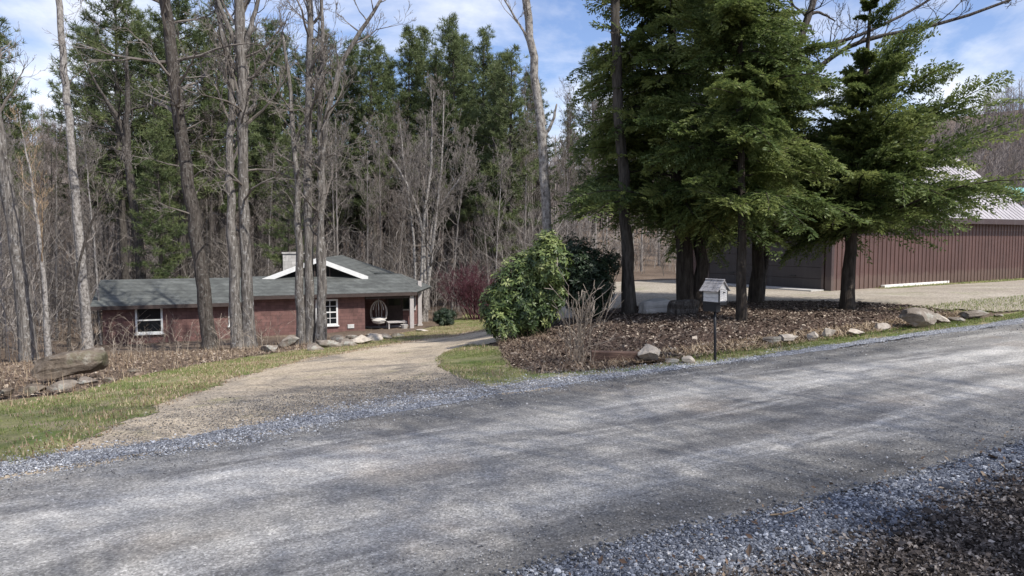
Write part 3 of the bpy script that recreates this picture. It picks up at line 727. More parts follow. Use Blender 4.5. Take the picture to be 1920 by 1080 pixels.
# forked dark trunk behind the left end of the house
T, base, P_, R_ = stem_tree([(268, 540), (262, 460), (248, 360), (238, 290), (228, 230), (205, 195)], [22, 20, 18, 16, 11, 7], 41, 208, 3)
pts = px_path([(238, 300), (236, 250), (240, 190), (238, 90)], 41); p2, r2 = T.stem(pts, [.2, .18, .14, .06])
T.dress(P_, R_, .4, 1., 10, (2, 4), up=.1); T.dress(p2, r2, .2, 1., 6, (2, 3), up=.2); T.finish()
T.make('bare_tree', 'dark forked trunk rising behind the left end of the house roof', 'tree', base, M['bark_dark'], M['twig_dark'])

# pale multi stem clump behind the right end of the house
T = Tree(209); base = np.array(P(795, 600, 43.)); base[2] = hz(base[0], base[1])
for pix, w in (([(790, 612), (800, 560), (808, 480), (822, 380), (830, 280), (832, 170)], [9, 8, 7, 5, 3.5, 1]), ([(785, 612), (792, 500), (795, 400), (808, 320), (812, 220), (806, 150)], [8, 7, 6, 5, 3, 1]), ([(795, 600), (797, 470), (790, 410), (770, 360), (745, 310), (722, 285)], [7, 6, 5, 4, 3, 1]), ([(780, 600), (778, 470), (770, 390), (757, 310), (750, 230)], [6, 5, 4, 3, 1]), ([(800, 600), (806, 440), (816, 400), (850, 350), (880, 310)], [5, 4, 3.5, 2.5, 1])):
    pts = px_path(pix, 43.); pts[0][2] = hz(pts[0][0], pts[0][1]) - .2; p2, r2 = T.stem(pts, [x * 43 / FPX / 2 for x in w], 6); T.dress(p2, r2, .35, .98, 20, (1.6, 3.6), up=.4, ang=(.35, .9), kids=(6, 4, 2))
T.finish(); T.make('bare_tree', 'clump of slender pale stems spreading behind the porch end of the house', 'tree', base, M['bark_pale'], M['twig'])

# pale birch like trunk in the rhododendron
T, base, P_, R_ = stem_tree([(1034, 610), (1030, 480), (1022, 350), (1012, 220), (1000, 100), (985, -10)], [23, 22, 21, 20, 18, 17], 19.5, 210, 5)
T.dress(P_, R_, .62, .74, 4, (1.6, 2.8), up=.1, ang=(.9, 1.3), radf=.2, bias=(-.7, 0, 0))
T.dress(P_, R_, .74, 1., 14, (1.8, 3.6), up=.25, bias=(-.3, 0, 0))
for q in ([(1018, 260), (1030, 245), (1042, 205), (1044, 195)], [(1020, 235), (1012, 180), (1000, 90), (970, 40), (940, -10)]):
    T.stem([P(px, py, 19.5) for px, py in q], np.linspace(.06, .02, len(q)), 6)
T.finish(); T.make('birch_tree', 'pale mottled trunk rising out of the rhododendron', 'tree', base, M['bark_pale'], M['twig'])

T, base, P_, R_ = stem_tree([(1180, 592), (1178, 500), (1172, 380), (1162, 230), (1156, 110), (1154, -10)], [31, 28, 26, 24, 22, 20], 19., 211, 6)
T.dress(P_, R_, .4, .75, 8, (.5, 1.4), up=0, ang=(1.2, 1.6), radf=.12, kids=(2, 1, 0), maxlev=1)
T.dress(P_, R_, .8, 1., 10, (1.8, 3.2), up=.1); T.finish()
T.make('bare_tree', 'straight dark trunk at the left end of the hemlocks', 'tree', base, M['bark_pine'], M['twig_dark'])

# leaning grey tree behind the hemlocks with the long bough to the right
T, base, P_, R_ = stem_tree([(1424, 572), (1434, 500), (1448, 400), (1464, 260), (1484, 130), (1508, 50), (1532, -20)], [15, 14, 15, 19, 17, 15, 13], 22.2, 212, 4)
bough = [(1472, 162), (1500, 158), (1540, 125), (1580, 85), (1622, 68), (1700, 62), (1790, 40), (1910, 0), (2020, -60)]
p2, r2 = T.stem([P(px, py, 22.2 - .25 * i) for i, (px, py) in enumerate(bough)], np.linspace(.085, .03, len(bough)), 7)
T.dress(p2, r2, .2, 1., 16, (.8, 2.4), up=.2, ang=(.5, 1.1), kids=(4, 3, 1))
p3, r3 = T.stem([P(px, py, 22.2) for px, py in [(1510, 96), (1540, 84), (1580, 80), (1620, 66), (1690, 30), (1750, 0), (1800, -40)]], np.linspace(.06, .03, 7), 6)
T.dress(p3, r3, .1, 1., 12, (.8, 2.), up=.3, kids=(4, 3, 1))
T.stem([P(px, py, 22.2) for px, py in [(1516, 30), (1530, 20), (1552, 30), (1566, 40)]], [.05, .045, .035, .02], 6)
T.dress(P_, R_, .55, 1., 12, (1.5, 3.), up=.3, bias=(.4, 0, 0)); T.finish()
T.make('bare_tree', 'leaning grey tree with a long dark bough above the right hemlock', 'tree', base, M['bark_dark'], M['twig_dark'])

# ------------------------------------------------------------------ hemlocks
def hemlock_templates(k, seed):
    out = []
    for q in range(k):
        r = rs(seed + q); c = []; u = []; w = []; sc = []
        axis = []
        nt_ = 22
        for i in range(nt_):
            t = .10 + .90 * i / (nt_ - 1); zc = .16 * t - .46 * t * t + r.normal(0, .008); bend = .10 * math.sin(t * 2.5 + q)
            p = np.array([t, bend * t, zc]); axis.append(p)
            for sd in (-1, 1):
                L = (.40 * max(1 - t, 0) ** .75 + .07) * r.uniform(.7, 1.2); an_ = r.uniform(.75, 1.1)
                d = nrm(np.array([math.cos(an_), sd * math.sin(an_), r.normal(-.30, .2)]))
                m = max(3, int(L / .026))
                for j in range(m):
                    f = (j + .7) / m; pp = p + d * L * f + np.array([0, 0, -.16 * L * f * f])
                    for s2 in (-1, 1):
                        dd = nrm(d + s2 * r.uniform(.5, 1.1) * np.array([-d[1], d[0], 0]) + r.normal(0, .22, 3) + np.array([0, 0, -.1]))
                        c.append(pp); u.append(dd); w.append(nrm(np.cross(dd, np.array([r.normal(0, .85), r.normal(0, .85) - .25, 1.])))); sc.append(r.uniform(.035, .075) * (1.1 - .4 * f))
        out.append(tuple(np.array(z) for z in (c, u, w, sc)) + (np.array(axis),))
    return out
HT = hemlock_templates(6, 300)
def hemlock(name, label, base, top, trunk_r, z0, prof, nbr, seed, az_gain=None, stems=None, density=None, pitch=(.35, .16)):
    T = Tree(seed); r = T.r; base = np.asarray(base, float); top = np.asarray(top, float)
    pts = [base - [0, 0, .15], base * .7 + top * .3 + [r.normal(0, .06), 0, 0], base * .4 + top * .6 + [r.normal(0, .06), 0, 0], top]
    P_, R_ = T.stem(pts, [trunk_r, trunk_r * .8, trunk_r * .5, .03], 9)
    for st in stems or []: T.stem(st[0], st[1], 8)
    Hh = top[2] - base[2]; g = T.crown
    fr = np.sort(z0 + (Hh - z0) * r.uniform(0, 1, nbr) ** 1.15) / Hh
    for f in fr:
        i = f * (len(P_) - 1); i0 = min(int(i), len(P_) - 2); p = P_[i0] + (P_[i0 + 1] - P_[i0]) * (i - i0)
        az = r.uniform(0, 6.283); t = (f * Hh - z0) / (Hh - z0)
        L = prof(t) * r.uniform(.5, 1.12) * (az_gain(az, t) if az_gain else 1)
        if density and r.uniform() > density(az, t): continue
        if L < .25: continue
        L = min(L, 4.0)
        pit = pitch[0] + (pitch[1] - pitch[0]) * (1 - t) + r.normal(0, .30 if t > .15 else .16) + (.24 * max(az_gain(az, t) - 1.15, 0) if az_gain else 0)
        Rm = (rotz(np.array([az])) @ roty(np.array([-pit])) @ rotx(np.array([r.normal(0, .45)])))[0]
        jobs = [(p, Rm, L)]
        if L > 1.9:       # side boughs fill out the long ones
            for sd in (-1, 1) if L > 2.6 else (r.choice([-1, 1]),):
                q_ = r.uniform(.30, .55); at_ = p + Rm @ np.array([q_ * L, .06 * L, (.16 * q_ - .46 * q_ * q_) * L])
                jobs.append((at_, (rotz(np.array([az + sd * r.uniform(.45, .8)])) @ roty(np.array([-pit + .35 * q_])) @ rotx(np.array([r.normal(0, .5)])))[0], L * r.uniform(.42, .6)))
        for p_, Rm, L in jobs:
            c, u, w, sc, ax = HT[r.randint(len(HT))]
            LS = np.array([L, L * r.uniform(.75, 1.05) if L < 2.2 else L * .8, L * r.uniform(.8, 1.3)])
            k = sc[:, None] * (1.35 + .35 * min(L, 3.))
            cc = (c * LS) @ Rm.T + p_; uu = u @ Rm.T * k; ww = w @ Rm.T * k * .19
            V = np.stack([cc - ww * .6, cc + uu * .55 - ww, cc + uu, cc + uu * .45 + ww], 1).reshape(-1, 3)
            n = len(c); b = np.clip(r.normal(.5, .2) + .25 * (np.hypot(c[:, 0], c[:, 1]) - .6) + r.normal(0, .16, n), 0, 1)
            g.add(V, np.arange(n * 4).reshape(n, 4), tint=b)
            axw = (ax * LS) @ Rm.T + p_; axw = np.vstack([p_[None], axw])[::3]
            T.S.extend((axw[j], axw[j + 1], .022 * L / 2.5 * (1 - j / len(axw)) + .004, .02 * L / 2.5 * (1 - j / len(axw)) + .003, 0) for j in range(len(axw) - 1))
    # the wood of the boughs belongs to the trunk part
    S = T.S
    segs(T.trunk, np.array([s[0] for s in S]), np.array([s[1] for s in S]), np.array([s[2] for s in S]), np.array([s[3] for s in S]), 4)
    return T.make(name, label, 'tree', base, M['bark_hemlock'], M['hemlock'])

def gb(px, py, Y):
    b = P(px, py, Y); b[2] = hz(b[0], b[1]); return b
def side(a0, gl, gr=0.):       # longer boughs toward one side
    return lambda az, t: 1 + gl * max(math.cos(az - a0), 0) * (1 - t) + gr * max(-math.cos(az - a0), 0) * (1 - t)
b1 = gb(1292, 582, 20.2); t1 = P(1236, -190, 20.0)
st2 = [b1 + [.28, -.05, -.2], P(1312, 500, 20.1), P(1322, 380, 20.1), P(1330, 250, 20.0)]
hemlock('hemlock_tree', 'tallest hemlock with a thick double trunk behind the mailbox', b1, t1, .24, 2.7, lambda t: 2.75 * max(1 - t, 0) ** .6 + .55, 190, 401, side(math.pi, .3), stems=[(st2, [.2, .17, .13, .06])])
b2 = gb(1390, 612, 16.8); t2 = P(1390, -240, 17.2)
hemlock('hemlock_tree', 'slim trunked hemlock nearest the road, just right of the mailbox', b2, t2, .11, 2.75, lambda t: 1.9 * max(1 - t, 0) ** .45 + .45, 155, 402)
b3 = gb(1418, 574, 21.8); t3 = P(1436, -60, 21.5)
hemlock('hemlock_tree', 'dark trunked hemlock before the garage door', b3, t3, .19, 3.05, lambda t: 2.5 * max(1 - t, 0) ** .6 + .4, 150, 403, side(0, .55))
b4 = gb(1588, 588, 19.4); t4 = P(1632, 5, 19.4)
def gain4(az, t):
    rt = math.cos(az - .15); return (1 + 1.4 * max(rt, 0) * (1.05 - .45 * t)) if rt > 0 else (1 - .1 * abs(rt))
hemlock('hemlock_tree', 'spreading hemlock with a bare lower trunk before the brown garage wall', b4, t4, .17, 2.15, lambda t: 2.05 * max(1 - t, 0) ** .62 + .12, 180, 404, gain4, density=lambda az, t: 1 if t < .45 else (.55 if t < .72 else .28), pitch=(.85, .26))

# ------------------------------------------------------------------ pines (background): templates and copies
def pine(seed, Hh, Rw, z0f, trunk_r, dens=1.):
    T = Tree(seed); r = T.r
    P_, R_ = T.stem([(0, 0, -.3), (r.normal(0, .15), r.normal(0, .15), Hh * .5), (r.normal(0, .2), r.normal(0, .2), Hh)], [trunk_r, trunk_r * .65, .03], 7)
    z = z0f * Hh; C = []; U = []; Tn = []; tv = []
    while z < Hh:
        f = (z - z0f * Hh) / (Hh * (1 - z0f)); i = z / Hh * (len(P_) - 1); i0 = min(int(i), len(P_) - 2); p = P_[i0] + (P_[i0 + 1] - P_[i0]) * (i - i0)
        for q in range(r.randint(4, 7)):
            az = r.uniform(0, 6.283); L = Rw * (min(1, .45 + 2.2 * f) * max(1 - f, 0) ** .75 + .10) * r.uniform(.5, 1.2); rise = -.05 + .75 * f + r.normal(0, .12)
            d = nrm(np.array([math.cos(az), math.sin(az), rise])); m = max(4, int(L * 6.5 * dens)); bt = r.normal(.5, .16)
            T.S.append((p, p + d * L, .02 + .012 * L, .008, 1))
            for j in range(m):
                tt = r.uniform(.28, 1.05); off = r.normal(0, .16 + .10 * L * (1 - tt), 3) * [1, 1, .45]
                C.append(p + d * L * tt + off + [0, 0, .12 * L * tt * tt]); tv.append(np.clip(bt + .15 * (tt - .5) + r.normal(0, .1), 0, 1)); U.append(d)
        z += r.uniform(.38, .62) * (1.25 - .5 * f)
    # dead lower limbs
    for q in range(int(26)):
        zz = r.uniform(.12, z0f + .1) * Hh; az = r.uniform(0, 6.283); T.branch((0, 0, zz), (math.cos(az), math.sin(az), r.normal(0, .15)), r.uniform(.8, 2.6), .025, 1, 0, (3, 2, 1), maxlev=2)
    C = np.array(C); U = np.array(U); tv = np.array(tv); n = len(C); k = 15
    cc = np.repeat(C, k, 0); u = nrm(np.repeat(U, k, 0) * .5 + r.normal(0, .75, (n * k, 3)) + [0, 0, .3]); ln = r.uniform(.22, .40, n * k)[:, None]
    w = nrm(np.cross(u, r.normal(0, 1, (n * k, 3)))) * .017
    V = np.stack([cc - w, cc + w, cc + u * ln + w * .5, cc + u * ln - w * .5], 1).reshape(-1, 3)
    S = T.S; segs(T.trunk, np.array([s[0] for s in S]), np.array([s[1] for s in S]), np.array([s[2] for s in S]), np.array([s[3] for s in S]), 3)
    T.crown.add(V, np.arange(n * k * 4).reshape(-1, 4), tint=np.clip(np.repeat(tv, k) + r.normal(0, .08, n * k), 0, 1))
    return T
pines = []
def put_pine(i, px, Y, top_py, label, group, first={}, seeds=((501, 22, 3.0, .34, .24), (502, 20, 2.6, .40, .2), (503, 24, 3.4, .30, .26), (504, 18, 2.9, .22, .2), (505, 20, 4.2, .34, .26))):
    """a pine at this bearing whose tip stands at the photo's height"""
    x = (px - 960) / FPX * Y; z = hz(x, Y); Hh = P(px, top_py, Y)[2] - z
    sd = seeds[i]; s = Hh / sd[1]; loc = (x, Y, z)
    if i not in first:
        t = pine(*sd).make('pine_tree', label, 'tree', (0, 0, 0), M['bark_pine'], M['pine'], group); first[i] = t
        t.location = loc; t.scale = (s,) * 3; t.rotation_euler = (0, 0, .3 * i)
    else: t = copy_tree(first[i], loc, px * .37, (s * 1.02 if i != 3 else s, s * 1.02 if i != 3 else s, s), label, group)
    if group is None and 'group' in t: del t['group']
    return t
gP = 'white pines standing behind the house'
put_pine(2, 842, 60, 28, 'tallest white pine with two tips, middle of the pine row', None)
put_pine(0, 905, 58, 52, 'dark pointed pine right of the tallest white pine', None)
put_pine(1, 765, 62, 55, 'narrow pine left of the tallest white pine', None)
put_pine(1, 795, 66, 58, 'narrow pine half hidden by the tallest white pine', None)
put_pine(0, 700, 58, 66, 'broad pine above the peak of the white gable', None)
put_pine(3, 960, 52, 92, 'dense green pine left of the pale birch trunk', None)
put_pine(3, 925, 54, 120, 'bushy lower pine in front of the pointed pine', None)
put_pine(1, 870, 66, 70, 'slim pine between the two tallest pine tips', None)
put_pine(2, 668, 64, 72, 'grey green pine right of the shaggy stems', None)
put_pine(1, 1112, 60, 92, 'lone pine top between birch and hemlocks', None)
put_pine(3, 1070, 70, 200, 'distant low pine just right of the pale birch trunk', None)
put_pine(4, 235, 46, -40, 'large spreading pine at the upper left, lit blue green', None)
put_pine(4, 345, 48, -30, 'large pine behind the dark leaning trunk', None)
put_pine(4, 180, 50, 60, 'wind swept pine reaching left toward the pale grey trunk', None)
put_pine(0, 420, 50, -5, 'pine behind the pale twin trunk', None)
put_pine(0, 520, 56, 40, 'pine between the twin trunk and the shaggy stems', None)
put_pine(1, 610, 60, 60, 'pine directly behind the shaggy brown stems', None)
put_pine(3, 20, 62, 40, 'yellow green pine at the left edge of the sky', None)
put_pine(3, -20, 60, 90, 'pine cut by the left edge of the photo', None)
put_pine(3, 300, 40, 225, 'young green conifer between the dark trunks above the roof', None)
put_pine(3, 545, 44, 250, 'young green conifer behind the shaggy stems, above the roof', None)
put_pine(1, 480, 60, 55, 'thin pine right of the pale twin trunk', None)
for i, (px, Y, tp) in enumerate([(730, 70, 110), (815, 72, 120), (890, 72, 110), (940, 70, 120), (640, 72, 110), (570, 70, 100), (460, 70, 100), (985, 72, 140), (855, 56, 60), (780, 64, 85), (720, 62, 90), (660, 60, 110), (600, 66, 85), (540, 62, 70), (500, 68, 80), (390, 60, 30), (440, 62, 60), (280, 60, 20), (1005, 64, 150), (945, 60, 105), (815, 58, 95), (330, 64, 40)]):
    put_pine((0, 1, 2)[i % 3], px, Y, tp, 'dark pine filling the row further back behind the house', 'dark pines further back')

# ------------------------------------------------------------------ bare trees of the wood: templates and copies
def wood_tree(seed, Hh, lean=.05, r0=.11, br=22, fan=False):
    T = Tree(seed); r = T.r
    dx, dy = r.normal(0, lean * Hh, 2)
    P_, R_ = T.stem([(0, 0, -.3), (dx * .3, dy * .3, Hh * .4), (dx * .7, dy * .7, Hh * .75), (dx, dy, Hh)], [r0, r0 * .75, r0 * .45, .015], 6)
    T.dress(P_, R_, .25 if fan else .38, .97, br, (1.6, 4.2 if fan else 3.2), up=.38, ang=(.4, .95), kids=(7, 5, 2), radf=.45, maxlev=3)
    T.finish(); return T
tmpl = []
for i, a_ in enumerate([(601, 13, .03, .085, 22), (602, 15, .04, .10, 24), (603, 11, .05, .065, 20), (604, 12, .06, .075, 26, True), (605, 9, .05, .055, 20, True), (606, 16, .03, .12, 22), (607, 10, .07, .06, 20)]):
    tmpl.append(a_)
first = {}
r = rs(77)
spots = []
def try_spot(px, Y, md):
    x = (px - 960) / FPX * Y
    for (qx, qy) in spots:
        if (qx - x) ** 2 + (qy - Y) ** 2 < md * md: return None
    spots.append((x, Y)); return x
zones_ = [(-60, 190, 33, 62, 46, 'slender bare grey tree in the wood left of the red house', 'bare trees left of the house'),
          (180, 700, 47, 72, 66, 'slender bare grey tree standing in the wood behind the red house', 'bare trees behind the house'),
          (700, 1075, 48, 72, 48, 'slender bare grey tree in the wood between the house and the birch', 'bare trees between house and birch'),
          (1075, 1420, 42, 72, 30, 'slender bare tree in the wood behind the hemlocks', 'bare trees behind the hemlocks'),
          (1480, 2000, 62, 95, 16, 'bare tree on the rise behind the brown garage', 'bare trees behind the garage')]
for px0, px1, Y0, Y1_, cnt, lab, grp in zones_:
    got = 0; tries = 0
    while got < cnt and tries < 3000:
        tries += 1; px = r.uniform(px0, px1); Yv = r.uniform(Y0, Y1_); x = try_spot(px, Yv, 1.1)
        if x is None: continue
        i = r.randint(len(tmpl)); sc = r.uniform(.75, 1.1)
        if px > 1480: sc *= .62
        if px < 190: sc *= .72
        loc = (x, Yv, hz(x, Yv))
        if i not in first:
            t = wood_tree(*tmpl[i]).make('bare_tree', lab, 'tree', (0, 0, 0), M[('bark_wood', 'bark_grey', 'bark_wood', 'bark_pale', 'bark_grey', 'bark_dark', 'bark_wood')[i]], M[('twig', 'twig_dark2', 'twig', 'twig', 'twig_dark2', 'twig_dark2', 'twig')[i]], grp); first[i] = t
            t.location = loc; t.scale = (sc,) * 3
        else: t = copy_tree(first[i], loc, r.uniform(0, 6.283), sc, lab, grp)
        got += 1

# the far wood that reads as one mass
def far_wood(name, label, x0, x1, y0, y1, cnt, seed, hgt=(7, 13)):
    r = rs(seed); x = r.uniform(x0, x1, cnt); y = r.uniform(y0, y1, cnt); z = H(x, y); h = r.uniform(*hgt, cnt)
    g = Geo(); p0 = np.stack([x, y, z - .2], 1); lean = r.normal(0, .05, (cnt, 2)) * h[:, None]
    p1 = np.stack([x + lean[:, 0], y + lean[:, 1], z + h], 1); tn = r.uniform(0, 1, cnt)
    segs(g, p0, p1, h * .011, h * .002 + .004, 4, tn)
    k = 30; t = r.uniform(.25, .98, (cnt, k)); b0 = p0[:, None] + (p1 - p0)[:, None] * t[..., None]
    az = r.uniform(0, 6.283, (cnt, k)); L = h[:, None] * r.uniform(.10, .26, (cnt, k)) * (1.15 - .7 * t)
    d = np.stack([np.cos(az) * .6, np.sin(az) * .6, np.full_like(az, .85)], -1) + r.normal(0, .2, (cnt, k, 3)); b1 = b0 + d * L[..., None]
    segs(g, b0.reshape(-1, 3), b1.reshape(-1, 3), np.full(cnt * k, .028), np.full(cnt * k, .012), 3, np.clip(np.repeat(tn, k) + r.normal(0, .15, cnt * k), 0, 1))
    m = 2; bb = (b0[:, :, None] + (b1 - b0)[:, :, None] * r.uniform(.3, .9, (cnt, k, m))[..., None]).reshape(-1, 3)
    d2 = np.repeat(d.reshape(-1, 3), m, 0) + r.normal(0, .45, (len(bb), 3)); b2 = bb + d2 * np.repeat(L.reshape(-1), m)[:, None] * .55
    segs(g, bb, b2, np.full(len(bb), .016), np.full(len(bb), .008), 3, r.uniform(0, 1, len(bb)))
    return tag(g.build(name, M['twig_far']), label, None, None, 'stuff')
far_wood('far_wood', 'grey brown bare wood covering the hill at the far left', -130, -28, 64, 150, 1500, 81)
far_wood('far_wood.001', 'bare wood seen as one mass far behind the pines', -45, 32, 76, 112, 800, 82, (6, 11))
far_wood('far_wood.002', 'bare wood on the far hillside above the garage roof', 34, 150, 90, 170, 2000, 83, (5, 10))
# thicket of saplings under the trees at the left and behind the house
def thicket(name, label, x0, x1, y0, y1, cnt, seed, hgt, mat='twig', k=9, rad=.012):
    r = rs(seed); x = r.uniform(x0, x1, cnt); y = r.uniform(y0, y1, cnt)
    ok = ~((x > -21) & (x < -3.5) & (y > 31.5 + .36 * (x + 19)) & (y < 47)) & (N[0] * x + N[1] * y > 15)
    x, y = x[ok], y[ok]; cnt = len(x); z = H(x, y); h = r.uniform(*hgt, cnt)
    g = Geo(); p0 = np.stack([x, y, z - .05], 1); p1 = p0 + np.stack([r.normal(0, .16, cnt) * h, r.normal(0, .16, cnt) * h, h], 1); tn = r.uniform(0, 1, cnt)
    segs(g, p0, p1, np.full(cnt, rad * 1.5), np.full(cnt, rad * .5), 3, tn)
    t = r.uniform(.2, .95, (cnt, k)); b0 = p0[:, None] + (p1 - p0)[:, None] * t[..., None]; L = h[:, None] * r.uniform(.15, .4, (cnt, k))
    az = r.uniform(0, 6.283, (cnt, k)); d = np.stack([np.cos(az) * .7, np.sin(az) * .7, np.full_like(az, .7)], -1) + r.normal(0, .25, (cnt, k, 3)); b1 = b0 + d * L[..., None]
    segs(g, b0.reshape(-1, 3), b1.reshape(-1, 3), np.full(cnt * k, rad), np.full(cnt * k, rad * .5), 3, np.repeat(tn, k))
    m = 2; bb = (b0[:, :, None] + (b1 - b0)[:, :, None] * r.uniform(.3, .9, (cnt, k, m))[..., None]).reshape(-1, 3)
    d2 = np.repeat(d.reshape(-1, 3), m, 0) + r.normal(0, .5, (len(bb), 3)); b2 = bb + d2 * np.repeat(L.reshape(-1), m)[:, None] * .5
    segs(g, bb, b2, np.full(len(bb), rad * .6), np.full(len(bb), rad * .4), 3, r.uniform(0, 1, len(bb)))
    return tag(g.build(name, M[mat]), label, None, None, 'stuff')
thicket('undergrowth', 'tangled bare undergrowth below the trees at the left', -36, -17.5, 26, 62, 900, 91, (1.2, 5.0))
thicket('undergrowth.001', 'thin bare undergrowth at the foot of the wood behind the house', -26, 5, 46, 64, 1000, 92, (1.5, 5.5))
thicket('undergrowth.002', 'bare undergrowth behind the gravel yard and hemlocks', 1, 16, 38, 60, 260, 93, (1., 3.5))
thicket('undergrowth.003', 'dry tan bramble stems before the red wall and boulder', -20.5, -8.0, 21.5, 33, 150, 94, (.4, 1.3), 'twig_pale', 6, .006)

# ------------------------------------------------------------------ house
HA = R(20); hu = np.array([math.cos(HA), math.sin(HA), 0]); hv = np.array([-math.sin(HA), math.cos(HA), 0]); HO = np.array([-18.84, 33., 0])
def ht(px, back=0.):      # distance along the front (moved back) where this bearing meets it
    c = (px - 960) / FPX; o = HO + hv * back
    return (c * o[1] - o[0]) / (hu[0] - c * hu[1])
def hl(p):                # world point into the house's own axes
    q = np.asarray(p, float) - HO; return np.array([q @ hu, q @ hv, q[2]])
def hY(px, back=0.): return (HO + hv * back + hu * ht(px, back))[1]
def hzv(px, py, back=0.): return P(px, py, hY(px, back))[2]

def mat_siding(name, base, gap, bw, rows):
    m, nt, b = new_mat(name); v = coords(nt)
    sp = nd(nt, 'ShaderNodeSeparateXYZ'); nt.links.new(v, sp.inputs[0]); cb = nd(nt, 'ShaderNodeCombineXYZ')
    nt.links.new(math_n(nt, 'ADD', sp.outputs[0], sp.outputs[1]), cb.inputs[0]); nt.links.new(sp.outputs[2], cb.inputs[1])
    br = nd(nt, 'ShaderNodeTexBrick'); nt.links.new(cb.outputs[0], br.inputs['Vector'])
    br.inputs['Color1'].default_value = (*base, 1); br.inputs['Color2'].default_value = (base[0] * .72, base[1] * .72, base[2] * .72, 1); br.inputs['Mortar'].default_value = (*gap, 1)
    br.inputs['Scale'].default_value = 1; br.inputs['Brick Width'].default_value = bw; br.inputs['Row Height'].default_value = rows; br.inputs['Mortar Size'].default_value = .008
    c = mix(nt, 1., br.outputs[0], ramp(nt, noise(nt, v, 1.2, 5, .7), [(.3, gray(.68)), (.7, gray(1.3))]), 'MULTIPLY')
    c = mix(nt, 1., c, ramp(nt, noise(nt, coords(nt, (2.2, 2.2, .5)), 1.6, 5, .7), [(.3, gray(.75)), (.7, gray(1.2))]), 'MULTIPLY')
    nt.links.new(c, b.inputs['Base Color']); b.inputs['Roughness'].default_value = .85
    bump(nt, b, br.outputs['Fac'], -.4, .02); return m
M['siding'] = mat_siding('red_siding', (.185, .098, .085), (.095, .05, .045), .42, .165)
M['shingle'] = mat_siding('shingle', (.10, .106, .098), (.045, .048, .045), .3, .14)
M['white'] = mat_plain('white_trim', (.70, .70, .68), .55, .1)
M['glass'] = mat_plain('window_glass', (.010, .012, .014), .12, .3, 1.5, spec=.22)
M['dark_wood'] = mat_plain('dark_wood', (.055, .04, .035), .8, .3, 5)
M['post'] = mat_plain('weathered_post', (.42, .39, .37), .8, .2, 5, bs=.3, stretch=(6, 6, 1))
M['block'] = mat_siding('chimney_block', (.46, .44, .41), (.22, .21, .2), .4, .2)
M['patio'] = mat_plain('patio', (.34, .31, .29), .9, .25, 2)

house = thing('red_house', 'low red house with grey green roof below the road, past the driveway', 'house', HO, HA)
t_mid = ht(462); t_end = ht(685); ze_l = -1.10; ze_r = -.80
DEP = 5.4
g = Geo()
box(g, (.35, .35, -3.6), (t_mid, DEP, ze_l + .02))               # left wing
box(g, (t_mid + .003, .35, -3.6), (t_end, DEP + 4, ze_r + .02))   # right block
box(g, (t_end + .003, 2.9, -3.6), (ht(783, 2.9), DEP + 4, ze_r + .02))   # wall behind the porch
# gable of the left wing
g.add([(.35, .35, ze_l), (.35, DEP, ze_l), (.35, 2.9, -.12), (.47, .35, ze_l), (.47, DEP, ze_l), (.47, 2.9, -.12)], [(0, 1, 4, 3), (1, 2, 5, 4), (2, 0, 3, 5)], [(0, 2, 1), (3, 4, 5)])
wall = g.build('wall', M['siding'], house)
g = Geo(); zr = -.05
slab(g, [(-.08, -.02, ze_l), (t_mid + .1, -.02, ze_l), (t_mid + .1, 2.9, zr), (-.08, 2.9, zr)], .12)
slab(g, [(-.08, 2.903, zr), (t_mid + .1, 2.903, zr), (t_mid + .1, DEP + .35, ze_l - .05), (-.08, DEP + .35, ze_l - .05)], .12)
t_re = ht(782, -.05); tr0 = t_mid + .103
zt = .02; bk = 2.35
slab(g, [(tr0, -.05, ze_r), (t_re, -.05, ze_r), (t_re - .35, bk, zt), (tr0, bk, zt)], .13)
q0 = np.array([t_re + .003, -.05, ze_r]); q1 = np.array([t_re - .347, bk, zt]); q2 = hl(P(809, 527, 42.0)); q2[2] = ze_r + .02
slab(g, [q0, q2, q1], .13)
slab(g, [(t_re - .35, bk + .003, zt), q2 + [0, .003, 0], q2 + [-3.2, 3.4, 0], (t_re - 3.0, bk + 3.4, zt + .2)], .12)
slab(g, [(tr0, bk + .003, zt), (t_re - .353, bk + .003, zt), (t_re - 2., bk + 5, zt - .25), (tr0, bk + 5, zt - .25)], .12)
roof = g.build('roof', M['shingle'], house)
# upper gabled roof
Pf = hl(P(596, 484, 38.2)); Pb = hl(P(641, 478, 45.5)); Lf = hl(P(488, 525, 37.4)); Rf = hl(P(690, 519, 39.0)); Rb = hl(P(740, 511, 45.8)); Lb = Lf + (Pb - Pf)
g = Geo(); slab(g, [Pf, Pb, Rb, Rf], .10); slab(g, [Pf + [-.004, 0, 0], Lf, Lb, Pb + [-.004, 0, 0]], .10)
up = g.build('roof', M['shingle'], house)
g = Geo()
for a_, b_ in ((Pf, Lf), (Rf, Pf)):
    d = np.array([0, -.06, .0]); dn = np.array([0, 0, -.23])
    v = [a_ + d + [0, 0, .03], b_ + d + [0, 0, .03], b_ + d + dn * .95, a_ + d + dn, a_ + [0, -.004, .03], b_ + [0, -.004, .03], b_ + dn * .95 + [0, -.004, 0], a_ + dn + [0, -.004, 0]]
    g.add(v, [(0, 1, 2, 3), (7, 6, 5, 4), (0, 4, 5, 1), (1, 5, 6, 2), (2, 6, 7, 3), (3, 7, 4, 0)])
g.build('fascia', M['white'], up)
g = Geo(); i_ = np.array([0, .25, -.12])
g.add([Pf + i_, Lf + i_, Rf + i_, Pf + i_ + [0, .1, 0], Lf + i_ + [0, .1, 0], Rf + i_ + [0, .1, 0]], [(0, 1, 4, 3), (1, 2, 5, 4), (2, 0, 3, 5)], [(0, 2, 1), (3, 4, 5)])
gw = g.build('gable_window', M['glass'], house)
g = Geo()
